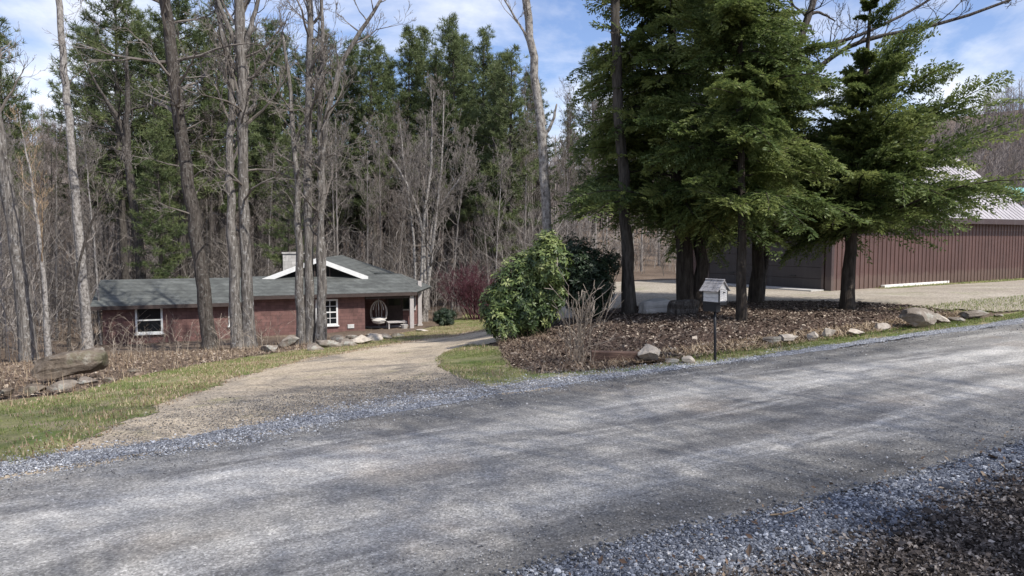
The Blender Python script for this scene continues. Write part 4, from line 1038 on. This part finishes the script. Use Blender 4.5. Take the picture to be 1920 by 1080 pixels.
for f in (.36, .5, .64):
    c = Lf * (1 - f) + Rf * f + i_; top = Pf + i_; hh = (1 - abs(f - .5) * 2) * (Pf[2] - Lf[2])
    box(g, (c[0] - .03, c[1] - .04, c[2]), (c[0] + .03, c[1] - .003, c[2] + hh - .1))
g.build('mullion', M['dark_wood'], gw)
c0, c1 = hl(P(531, 515, 43)), hl(P(566, 476, 43))
g = Geo(); box(g, (c0[0], c0[1], c0[2] - .3), (c0[0] + 1.15, c0[1] + .8, c1[2])); box(g, (c0[0] - .06, c0[1] - .06, c1[2]), (c0[0] + 1.21, c0[1] + .86, c1[2] + .09))
g.build('chimney', M['block'], roof)
# eaves boards
g = Geo(); box(g, (-.08, -.075, ze_l - .17), (t_mid + .1, -.025, ze_l - .0)); box(g, (tr0, -.105, ze_r - .18), (t_re - .02, -.055, ze_r - .01))
g.build('fascia', M['dark_wood'], house)

def win(px0, px1, py0, py1, cols, rows, wall_y=.35):
    t0, t1 = ht(px0, wall_y), ht(px1, wall_y); z1, z0 = hzv((px0 + px1) / 2, py0, wall_y), hzv((px0 + px1) / 2, py1, wall_y); f = .085; y0 = wall_y
    g = Geo()
    box(g, (t0, y0 - .06, z0), (t0 + f, y0 + .02, z1)); box(g, (t1 - f, y0 - .06, z0), (t1, y0 + .02, z1))
    box(g, (t0 + f, y0 - .058, z1 - f), (t1 - f, y0 + .02, z1)); box(g, (t0 + f, y0 - .058, z0), (t1 - f, y0 + .02, z0 + f))
    zm = (z0 + z1) / 2; box(g, (t0 + f, y0 - .05, zm - .03), (t1 - f, y0 + .02, zm + .03))
    for i in range(1, cols):
        xx = t0 + f + (t1 - t0 - 2 * f) * i / cols; box(g, (xx - .014, y0 - .04, z0 + f), (xx + .014, y0 + .01, zm - .03)); box(g, (xx - .014, y0 - .04, zm + .03), (xx + .014, y0 + .01, z1 - f))
    if cols > 1:
        for zz in ((z0 + f + zm - .03) / 2, (zm + .03 + z1 - f) / 2): box(g, (t0 + f, y0 - .036, zz - .012), (t1 - f, y0 + .01, zz + .012))
    w = g.build('window', M['white'], house)
    g = Geo(); box(g, (t0 + f, y0 - .025, z0 + f), (t1 - f, y0 - .005, z1 - f)); g.build('pane', M['glass'], w)
    g = Geo(); box(g, (t0 - .05, y0 - .10, z0 - .06), (t1 + .05, y0 + .0, z0 - .003)); g.build('sill', M['white'], w)
win(250, 302, 575, 625, 1, 2); win(426, 462, 571, 610, 1, 2); win(590, 632, 561, 610, 3, 2)
# small white vent low on the wall
g = Geo(); t0 = ht(650, .35); zz = hzv(655, 615, .35)
for i in range(4): box(g, (t0, .30, zz + i * .05), (t0 + .32, .349, zz + .035 + i * .05))
g.build('vent', M['white'], house)
# porch: floor, posts, back wall door and windows
zp = hzv(770, 621, 0)
g = Geo(); box(g, (t_end - .02, -.35, zp - .9), (ht(800, .2), 2.9, zp)); g.build('porch_floor', M['patio'], house)
for px, bk_ in ((771, .12), (786, 1.9)):
    g = Geo(); t0 = ht(px, bk_); box(g, (t0 - .10, bk_ - .10, zp + .003), (t0 + .10, bk_ + .10, ze_r - .13 + bk_ * .3)); box(g, (t0 - .14, bk_ - .14, zp + .003), (t0 + .14, bk_ + .14, zp + .14)); g.build('post', M['post'], house)
g = Geo(); t0 = ht(722, 2.9); box(g, (t0, 2.84, zp + .05), (t0 + .95, 2.897, zp + 2.05)); dr = g.build('door', M['dark_wood'], house)
g = Geo(); box(g, (t0 + .15, 2.82, zp + 1.1), (t0 + .8, 2.837, zp + 1.9)); g.build('pane', M['glass'], dr)
g = Geo(); t0 = ht(752, 2.9); box(g, (t0, 2.84, zp + .8), (t0 + .8, 2.897, zp + 1.8)); wn = g.build('window', M['post'], house)
g = Geo(); box(g, (t0 + .08, 2.82, zp + .88), (t0 + .72, 2.837, zp + 1.72)); g.build('pane', M['glass'], wn)
# beam under porch eave
g = Geo(); box(g, (t_end + .003, .04, ze_r - .32), (t_re - .1, .20, ze_r - .145)); g.build('beam', M['dark_wood'], house)

def hw(t, b, z): return HO + hu * t + hv * b + np.array([0, 0, z])
# hanging egg chair
M['wicker'] = mat_plain('pale_wicker', (.55, .52, .48), .7, .25, 20)
M['cushion'] = mat_plain('cushion', (.62, .60, .56), .9, .1, 6)
cp = hw(ht(709, .9), .9, zp)
ch = thing('hanging_chair', 'pale hanging egg chair on a curved stand in the porch', 'chair', cp, HA)
g = Geo()
for k in range(9):     # open basket ribs
    az = R(20 + 40 * k); pts = [(.44 * math.sin(u_) * math.cos(az) * (1 if math.sin(az) > -.85 else .9), .40 * math.sin(u_) * math.sin(az), 1.05 - .62 * math.cos(u_)) for u_ in np.linspace(math.pi, .15, 10)]
    if math.sin(az) < -.5: pts = pts[:5]
    tube(g, [(x_, y_, 2.1 - z_ - .1) for x_, y_, z_ in pts][::-1] if False else [(x_, y_, .95 - (1.05 - z_) * -1 * -1) for x_, y_, z_ in pts], .018, 5)
for zc, rr in ((.42, .30), (.52, .36), (.64, .41)):
    tube(g, [(rr * math.cos(a_), rr * math.sin(a_), zc) for a_ in np.linspace(0, 2 * math.pi, 18)], .018, 5, cap=False)
g.build('basket', M['wicker'], ch)
g = Geo(); v = IV * [.36, .33, .16] + [0, 0, .52]; g.add(v, None, IT); g.build('cushion', M['cushion'], ch, smooth=True)
g = Geo(); tube(g, [(.1, .55, .02), (.1, .6, .9), (.08, .5, 1.55), (.0, .25, 1.78), (0, 0, 1.72), (0, 0, 1.5)], .025, 6); tube(g, [(-.4, .2, .02), (.1, .55, .02), (.5, .2, .02)], .025, 6); g.build('stand', M['post'], ch)
# porch table and bench
tb = thing('patio_table', 'small weathered table standing between the porch posts', 'table', hw(ht(742, .7), .7, zp), HA)
g = Geo(); box(g, (-.5, -.35, .42), (.5, .35, .47)); g.build('tabletop', M['post'], tb)
for sx in (-1, 1):
    for sy in (-1, 1):
        g = Geo(); box(g, (sx * .44 - .03, sy * .29 - .03, 0), (sx * .44 + .03, sy * .29 + .03, .418)); g.build('leg', M['post'], tb)
o_ = hw(ht(757, .25), .25, zp)
g = Geo(); tube(g, [(0, 0, 0), (0, 0, .05), (0, 0, .3), (0, 0, .34)], [.13, .14, .19, .2], 12); o = g.build('planter', M['block']); o.location = tuple(o_); tag(o, 'pale round planter at the patio edge left of the porch post', 'planter')

# ------------------------------------------------------------------ shrubs
def rhodo(name, label, cx, cy, w, d, h, k, seed, mat, leaf=.13, cat='shrub', stems=14, lumps=9, rise=0.):
    T = Tree(seed); r = T.r; z = hz(cx, cy); g = T.crown
    ce = []
    for q in range(lumps * 2):
        fx = r.uniform(-.5, .5); ce.append((fx * w * .62, r.uniform(-.3, .3) * d, h * (.40 + rise * fx) * r.uniform(.45, 1.45), r.uniform(.20, .34)))
    ce += [(0, 0, h * .36, .62)] * lumps
    pos = []; nr = []
    while len(pos) < k:
        c = ce[r.randint(len(ce))]; v = nrm(r.normal(0, 1, 3)); rad = c[3] * r.uniform(.72, 1.05)
        p = np.array([c[0] + v[0] * rad * w * .5 / .5 * .5, c[1] + v[1] * rad * d * .5, c[2] + v[2] * rad * h * .58])
        if p[2] < .03 or p[2] > h * 1.02: continue
        pos.append(p); nr.append(nrm(v + np.array([0, 0, .55])))
    pos = np.array(pos); nr = np.array(nr); m = 8
    a = nrm(np.cross(nr, r.normal(0, 1, nr.shape))); b = np.cross(nr, a)
    an_ = (np.arange(m) * 2 * math.pi / m)[None] + r.uniform(0, 6, (k, 1)); dirs = np.cos(an_)[..., None] * a[:, None] + np.sin(an_)[..., None] * b[:, None] + nr[:, None] * r.normal(.05, .35, (k, m, 1))
    dirs = nrm(dirs); side = nrm(np.cross(dirs, nr[:, None] + r.normal(0, .2, (k, m, 3)))); L = leaf * r.uniform(.7, 1.25, (k, m, 1)); p = pos[:, None]
    W = L * .17
    V = np.stack([p + dirs * L * .08, p + dirs * L * .5 - side * W - nr[:, None] * L * .04, p + dirs * L - nr[:, None] * L * .18, p + dirs * L * .5 + side * W - nr[:, None] * L * .04], 2)
    tn = np.clip(r.normal(.36, .25, (k, 1)) + r.normal(0, .12, (k, m)) + .38 * (pos[:, 2:3] / h - .5), 0, 1)  # paler with height: yellow green new tips, plus light on the top painted in
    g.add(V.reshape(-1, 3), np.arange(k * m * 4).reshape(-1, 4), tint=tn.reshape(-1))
    for i in range(stems):
        e = pos[r.randint(k)] * [.8, .8, .85]; T.stem([(r.normal(0, .1), r.normal(0, .1), -.1), e * .5 + [0, 0, .1], e], [.03, .02, .008], 5)
    t = T.make(name, label, cat, (0, 0, 0), M['bark_dark'], mat); t.location = (cx, cy, z); return t
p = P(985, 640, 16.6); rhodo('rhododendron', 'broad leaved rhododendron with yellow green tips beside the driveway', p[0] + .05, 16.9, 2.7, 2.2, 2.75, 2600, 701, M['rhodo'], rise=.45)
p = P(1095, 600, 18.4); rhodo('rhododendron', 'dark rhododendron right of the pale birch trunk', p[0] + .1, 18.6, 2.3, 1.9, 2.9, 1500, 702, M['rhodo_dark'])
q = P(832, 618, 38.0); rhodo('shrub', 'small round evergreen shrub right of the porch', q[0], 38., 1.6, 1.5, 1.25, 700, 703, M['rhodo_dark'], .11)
# red twigged bush
T = Tree(704); q = P(895, 585, 43.); q[2] = hz(q[0], q[1])
for i in range(26):
    az = T.r.uniform(0, 6.283); T.branch(q + [T.r.normal(0, .3), T.r.normal(0, .3), 0], (math.cos(az) * .7, math.sin(az) * .5, 1), T.r.uniform(1.8, 3.0), .03, 0, .25, (9, 6, 3), .15)
T.finish(); T.make('shrub', 'dark red twigged bush on the grass behind the rhododendron', 'shrub', q, M['bark_dark'], M['twig_red'])
# bare multi stem shrub
T = Tree(705); q = G(1085, 684)
for i in range(20):
    az = T.r.uniform(0, 6.283); sp_ = T.r.uniform(.03, .32)
    T.branch(q + [T.r.normal(0, .10), T.r.normal(0, .08), -.03], (math.cos(az) * sp_, math.sin(az) * sp_, 1), T.r.uniform(.8, 1.4), T.r.uniform(.006, .009), 1, .06, (0, 3, 1), .06)
T.finish(); T.make('bare_shrub', 'leafless pale many stemmed shrub near the road, left of the timber', 'shrub', q, M['bark_grey'], M['twig_pale'])

# ------------------------------------------------------------------ mailbox shaped like a little house
M['mail_white'] = mat_plain('mail_white', (.62, .595, .555), .8, .25, 11, bs=.4, stretch=(1, 1, 6))
M['mail_roof'] = mat_plain('mail_roof', (.36, .335, .315), .9, .4, 9, bs=.5)
M['black'] = mat_plain('black_metal', (.012, .012, .013), .45, .2)
b = G(1345, 678); zt_ = P(1336, 525, b[1])[2] - b[2]; hb = zt_
mb = thing('mailbox', 'white wooden mailbox shaped like a small house on a black post', 'mailbox', b - np.array([.06, 0, 0]), R(-52))
LW, BW = .36, .20          # length, width
zb = hb - .345
g = Geo()
for i in range(3): box(g, (-LW / 2 + .03 - .002 * i, -BW / 2, zb + i * .068), (LW / 2 - .03, BW / 2, zb + i * .068 + .064))
v = [(-LW / 2 + .032, -BW / 2, zb + .205), (LW / 2 - .032, -BW / 2, zb + .205), (LW / 2 - .032, BW / 2, zb + .205), (-LW / 2 + .032, BW / 2, zb + .205), (-LW / 2 + .032, 0, zb + .33), (LW / 2 - .032, 0, zb + .33)]
g.add(v, [(0, 1, 5, 4), (2, 3, 4, 5), (0, 3, 2, 1)], [(0, 4, 3), (1, 2, 5)])
g.build('body', M['mail_white'], mb)
g = Geo()
for s_ in (-1, 1):
    for k in range(3):      # shingle courses
        y0, y1 = s_ * (.175 - k * .06), s_ * (.175 - (k + 1) * .06 - .010); z0_, z1_ = zb + .155 + k * .062, zb + .155 + (k + 1) * .062 + .010
        for j in range(6):
            x0_ = -LW / 2 + j * LW / 6; slab(g, [(x0_ + .003, y0, z0_ + .018 + .004 * (j % 2)), (x0_ + LW / 6 - .003, y0, z0_ + .018 + .004 * (j % 2)), (x0_ + LW / 6 - .003, y1, z1_ + .014), (x0_ + .003, y1, z1_ + .014)], .014)
g.build('roof', M['mail_roof'], mb)
g = Geo(); box(g, (LW / 2 - .028, -.09, zb + .02), (LW / 2 - .012, .09, zb + .19)); d_ = g.build('door', M['mail_white'], mb)
g = Geo(); box(g, (LW / 2 - .011, -.012, zb + .15), (LW / 2 + .012, .012, zb + .165)); g.build('handle', M['black'], d_)
g = Geo()
for sx in (-1, 1):
    for sy in (-1, 1): box(g, (sx * (LW / 2 - .022) - .008, sy * (BW / 2 + .004) - .008, zb - .005), (sx * (LW / 2 - .022) + .008, sy * (BW / 2 + .004) + .008, zb + .20))
g.build('corner_trim', M['black'], mb)
g = Geo(); box(g, (-.17, -.09, zb - .045), (.17, .09, zb - .004)); box(g, (-.16, -.09, zb - .16), (.10, .02, zb - .047)); g.build('bracket', M['black'], mb)
g = Geo(); tube(g, [(.03, 0, -.2), (.02, 0, .4), (0, 0, zb - .05)], .022, 10); g.build('post', M['black'], mb, smooth=True)

# ------------------------------------------------------------------ garage
def mat_metal(name, col, rough=.5, rib=0):
    m, nt, b = new_mat(name); v = coords(nt)
    c = ramp(nt, noise(nt, v, .8, 5, .7), [(.3, tuple(x * .80 for x in col)), (.7, tuple(x * 1.17 for x in col))])
    c = mix(nt, ramp(nt, noise(nt, coords(nt, (5, 5, .35)), 1.2, 5, .7), [(.52, gray(0)), (.75, gray(.3))]), c, tuple(x * .55 + .07 for x in col))
    sp = nd(nt, 'ShaderNodeSeparateXYZ'); nt.links.new(v, sp.inputs[0])
    if name.startswith('brown'):       # splashed earth along the foot of the wall
        hgt = math_n(nt, 'ADD', sp.outputs[2], math_n(nt, 'MULTIPLY', noise(nt, v, 3.5, 5, .75), -.9))
        c = mix(nt, ramp(nt, hgt, [(.0, gray(.4)), (.14, gray(0))]), c, (.15, .11, .085))
    nt.links.new(c, b.inputs['Base Color']); b.inputs['Roughness'].default_value = rough; return m
M['brown_metal'] = mat_metal('brown_metal', (.085, .045, .038)); M['brown_rib'] = mat_metal('brown_rib', (.105, .056, .047)); M['brown_trim'] = mat_metal('brown_trim', (.05, .032, .03))
M['roof_metal'] = mat_metal('roof_metal', (.35, .325, .33), .55); M['door_metal'] = mat_metal('door_metal', (.03, .023, .022), .5); M['concrete'] = mat_plain('concrete', (.42, .40, .37), .9, .2, 3, bs=.2)
M['teal'] = mat_metal('teal_roof', (.16, .36, .33), .5)
GC = np.array(G(1557, 546)); GA = ROAD_ANG + R(.5)
gar = thing('garage', 'brown ribbed metal garage with pale roof behind the hemlocks', 'garage', (GC[0], GC[1], hz(GC[0], GC[1])), GA)
GL = 15.8; GW = 7.0; GE = 2.95; RZ = GE + 3.2
def grib(g, p0, p1, z0, z1a, z1b, out, step=.3, thick=.03, w=.05):
    """ribs standing on a wall from p0 to p1 (2D), proud by thick along out"""
    p0 = np.array(p0); p1 = np.array(p1); L = np.linalg.norm(p1 - p0); d = (p1 - p0) / L; n = int(L / step)
    for i in range(n + 1):
        c = p0 + d * min(i * step + .02, L - .06); f = (i * step) / L; zz = z1a + (z1b - z1a) * f
        a_ = c; b_ = c + d * w; o_ = np.array(out) * thick
        v = [(*a_, z0), (*b_, z0), (*(b_ - d * .012 + o_), z0), (*(a_ + d * .012 + o_), z0), (*a_, zz), (*b_, zz), (*(b_ - d * .012 + o_), zz), (*(a_ + d * .012 + o_), zz)]
        g.add(v, [(3, 2, 6, 7), (0, 3, 7, 4), (2, 1, 5, 6), (4, 7, 6, 5)])
g = Geo(); box(g, (0, 0, -.2), (GL, GW, GE))
g.add([(0, 0, GE), (0, GW, GE), (0, GW / 2, RZ - .1), (.12, 0, GE), (.12, GW, GE), (.12, GW / 2, RZ - .1)], [(0, 1, 4, 3), (1, 2, 5, 4), (2, 0, 3, 5)], [(0, 2, 1), (3, 4, 5)])
g.add([(GL, 0, GE), (GL, GW, GE), (GL, GW / 2, RZ - .1), (GL - .12, 0, GE), (GL - .12, GW, GE), (GL - .12, GW / 2, RZ - .1)], [(0, 1, 4, 3), (1, 2, 5, 4), (2, 0, 3, 5)], [(0, 1, 2), (3, 5, 4)])
gw_ = g.build('wall', M['brown_metal'], gar)
g = Geo(); grib(g, (0.02, -.001), (GL, -.001), -.15, GE - .02, GE - .02, (0, -1)); g.build('rib', M['brown_rib'], gw_)
g = Geo(); grib(g, (-.001, 2.95), (-.001, 3.25), 0, GE, GE, (-1, 0)); grib(g, (-.001, 5.9), (-.001, GW), 0, GE, GE, (-1, 0)); g.build('rib', M['brown_rib'], gw_)
g = Geo(); ov = .4
slab(g, [(-ov, -ov, GE - .12), (GL + ov, -ov, GE - .12), (GL + ov, GW / 2, RZ), (-ov, GW / 2, RZ)], .06); slab(g, [(-ov, GW / 2 + .003, RZ), (GL + ov, GW / 2 + .003, RZ), (GL + ov, GW + ov, GE - .12), (-ov, GW + ov, GE - .12)], .06)
nrm_s = nrm(np.array([0, -(RZ - GE + .12), GW / 2 + ov])); 
for i in range(int((GL + 2 * ov) / .42)):
    x0_ = -ov + .1 + i * .42; slab(g, [(x0_, -ov + .01, GE - .12 + .035), (x0_ + .05, -ov + .01, GE - .12 + .035), (x0_ + .05, GW / 2, RZ + .035), (x0_, GW / 2, RZ + .035)], .04)
gr = g.build('roof', M['roof_metal'], gar)
g = Geo(); box(g, (-ov, -ov - .03, GE - .36), (GL + ov, -ov - .003, GE - .13)); g.build('fascia', M['brown_trim'], gar)
g = Geo(); box(g, (-.05, -.05, -.15), (.10, -.034, GE)); box(g, (-.05, -.033, -.15), (-.034, .2, GE)); box(g, (GL - .1, -.05, -.15), (GL + .03, -.034, GE)); g.build('corner_trim', M['brown_trim'], gar)
for y0 in (.35, 3.35):
    g = Geo()
    for k in range(5): box(g, (-.06 - .001 * k, y0, .02 + k * .43), (.05, y0 + 2.45, .02 + k * .43 + .415))
    dd = g.build('garage_door', M['door_metal'], gar)
    g = Geo(); box(g, (-.08, y0 - .10, -.05), (.02, y0 - .003, 2.3)); box(g, (-.08, y0 + 2.453, -.05), (.02, y0 + 2.55, 2.3)); box(g, (-.079, y0 - .003, 2.19), (.02, y0 + 2.453, 2.3)); g.build('frame', M['brown_trim'], dd)
    g = Geo(); box(g, (-.10, y0 + 1.1, .5), (-.066, y0 + 1.35, .54)); g.build('handle', M['black'], dd)
g = Geo(); box(g, (-.9, .2, -.1), (-.09, 5.95, .05)); g.build('concrete_apron', M['concrete'], gar)
# white plank on the ground along the wall
pa, pb = G(1655, 540), G(1776, 531); L = float(np.linalg.norm(pb - pa))
M['white_board'] = mat_plain('white_board', (.70, .68, .64), .7, .15, 5)
g = Geo(); box(g, (-L / 2, -.09, 0), (L / 2, .09, .10)); box(g, (L / 2 - .12, -.06, .102), (L / 2 - .02, .06, .14))
o = g.build('board', M['white_board']); o.location = tuple((pa + pb) / 2 + [0, 0, .01]); o.rotation_euler = (0, 0, math.atan2(pb[1] - pa[1], pb[0] - pa[0]))
bv = o.modifiers.new('bevel', 'BEVEL'); bv.width = .015; bv.segments = 2
tag(o, 'long white board lying on the ground along the garage wall', 'board')
# stone blocks at the back of the bed
g = Geo(); v, f = slab_rock((.72, .5, .36), 8); g.add(v, f); b = G(1230, 588); o = g.build('stone_block', M['concrete']); o.location = (b[0], b[1] + .2, b[2] + .15); o.rotation_euler = (0, 0, R(15)); tag(o, 'pale grey stone block right of the straight dark trunk', 'stone block')
g = Geo(); v, f = slab_rock((.7, .5, .4), 9); g.add(v, f); b = G(1278, 590); o = g.build('stone_block', M['bark_dark']); o.location = (b[0], b[1] - .15, b[2] + .17); o.rotation_euler = (0, 0, R(-8)); tag(o, 'dark stone block at the foot of the double hemlock trunk', 'stone block')
# far building with a teal roof past the garage
q = P(1957, 372, 62.); zg = hz(q[0], q[1])
fb = thing('outbuilding', 'distant building with a teal metal roof at the right edge', 'building', (q[0], q[1], zg), ROAD_ANG)
g = Geo(); box(g, (-2.0, -.0, -.5), (9, 7, 4.5)); g.build('wall', M['white'], fb)
g = Geo(); slab(g, [(-2.4, -.4, 4.6), (9.4, -.4, 4.6), (9.4, 3.5, 6.3), (-2.4, 3.5, 6.3)], .1); slab(g, [(-2.4, 3.503, 6.3), (9.4, 3.503, 6.3), (9.4, 7.4, 4.6), (-2.4, 7.4, 4.6)], .1); g.build('roof', M['teal'], fb)

# ------------------------------------------------------------------ trees on the viewer's side of the road: they throw the dappled shade
SUN_EL, SUN_AZ = R(50), math.atan2(.76, -.65)      # measured from +Y toward +X
T = Tree(801)
T.stem([(0, 0, -.3), (.05, .05, 1.6), (.0, .1, 3.4)], [.17, .15, .12], 8)
for i in range(8):
    az = i * .785 + T.r.uniform(-.3, .3); sp_ = T.r.uniform(.25, .6)
    T.branch((0, .05, T.r.uniform(2.4, 3.3)), (math.cos(az) * sp_, math.sin(az) * sp_, 1), T.r.uniform(8, 13), .028, 0, .12, (16, 8, 3), .14)
T.finish()
near_lab = 'bare spreading tree on the near side of the road, its shade dappling the gravel'
nt0 = T.make('bare_tree', near_lab, 'tree', (0, 0, 0), M['bark_wood'], M['twig'], 'bare trees on the near side of the road')
for i, (x, y, s_) in enumerate([(9.0, .9, 1.15), (4.6, -4.4, 1.1), (14.6, .2, 1.15)]):
    t = nt0 if i == 0 else copy_tree(nt0, (0, 0, 0), 0)
    t.location = (x, y, hz(x, y)); t.rotation_euler = (0, 0, 1.3 * i); t.scale = (s_,) * 3
x, y = 8.4, .2; put_pine(3, 960 + FPX * x / y, y, 0, 'pine on the near side of the road shading the lower right verge', None)
pn = [o for o in COL.objects if o.get('label', '').startswith('pine on the near side')][0]; pn.location = (x, y, hz(x, y)); pn.scale = (.5, .5, .5)

# ------------------------------------------------------------------ light and sky
w = bpy.data.worlds.new("World"); scene.world = w; w.use_nodes = True
nt = w.node_tree; bg = nt.nodes['Background']
sky = nt.nodes.new('ShaderNodeTexSky'); sky.sky_type = 'NISHITA'; sky.sun_disc = False
sky.sun_elevation = SUN_EL; sky.sun_rotation = SUN_AZ; sky.air_density = 1.0; sky.dust_density = 1.2; sky.ozone_density = 3.5
tc = nt.nodes.new('ShaderNodeTexCoord'); sp = nt.nodes.new('ShaderNodeSeparateXYZ'); nt.links.new(tc.outputs['Generated'], sp.inputs[0])
den = math_n(nt, 'ADD', sp.outputs[2], .22); cbx = nt.nodes.new('ShaderNodeCombineXYZ')
nt.links.new(math_n(nt, 'DIVIDE', sp.outputs[0], den), cbx.inputs[0]); nt.links.new(math_n(nt, 'DIVIDE', sp.outputs[1], den), cbx.inputs[1])
mp = nt.nodes.new('ShaderNodeMapping'); mp.inputs['Location'].default_value = (3.4, 1.2, 0); mp.inputs['Scale'].default_value = (1., .8, 1); nt.links.new(cbx.outputs[0], mp.inputs[0])
cl = ramp(nt, noise(nt, mp.outputs[0], 1.5, 8, .58, .3), [(.43, gray(.04)), (.62, gray(.95))])
cc = ramp(nt, noise(nt, mp.outputs[0], 3.2, 6, .6), [(.3, (4.6, 5.0, 6.1)), (.7, (8.4, 8.6, 9.1))])
blue = mix(nt, 1., sky.outputs[0], (1.05, 1.05, 1.2), 'MULTIPLY')
nt.links.new(mix(nt, math_n(nt, 'MULTIPLY', cl, .92), blue, cc), bg.inputs['Color'])
bg.inputs['Strength'].default_value = .115
sun = bpy.data.lights.new('sun', 'SUN'); sun.energy = 4.2; sun.angle = R(.53); sun.color = (1, .955, .89)
so = bpy.data.objects.new('sun', sun); COL.objects.link(so)
sd = Vector((math.sin(SUN_AZ) * math.cos(SUN_EL), math.cos(SUN_AZ) * math.cos(SUN_EL), math.sin(SUN_EL)))
so.rotation_euler = sd.to_track_quat('Z', 'Y').to_euler()

scene.view_settings.view_transform = 'Standard'; scene.view_settings.look = 'None'
scene.view_settings.exposure = 0.44; scene.view_settings.gamma = 1
scene.render.engine = 'CYCLES'
scene.cycles.max_bounces = 6; scene.cycles.diffuse_bounces = 3; scene.cycles.transparent_max_bounces = 6; scene.cycles.glossy_bounces = 2
scene.cycles.use_denoising = True
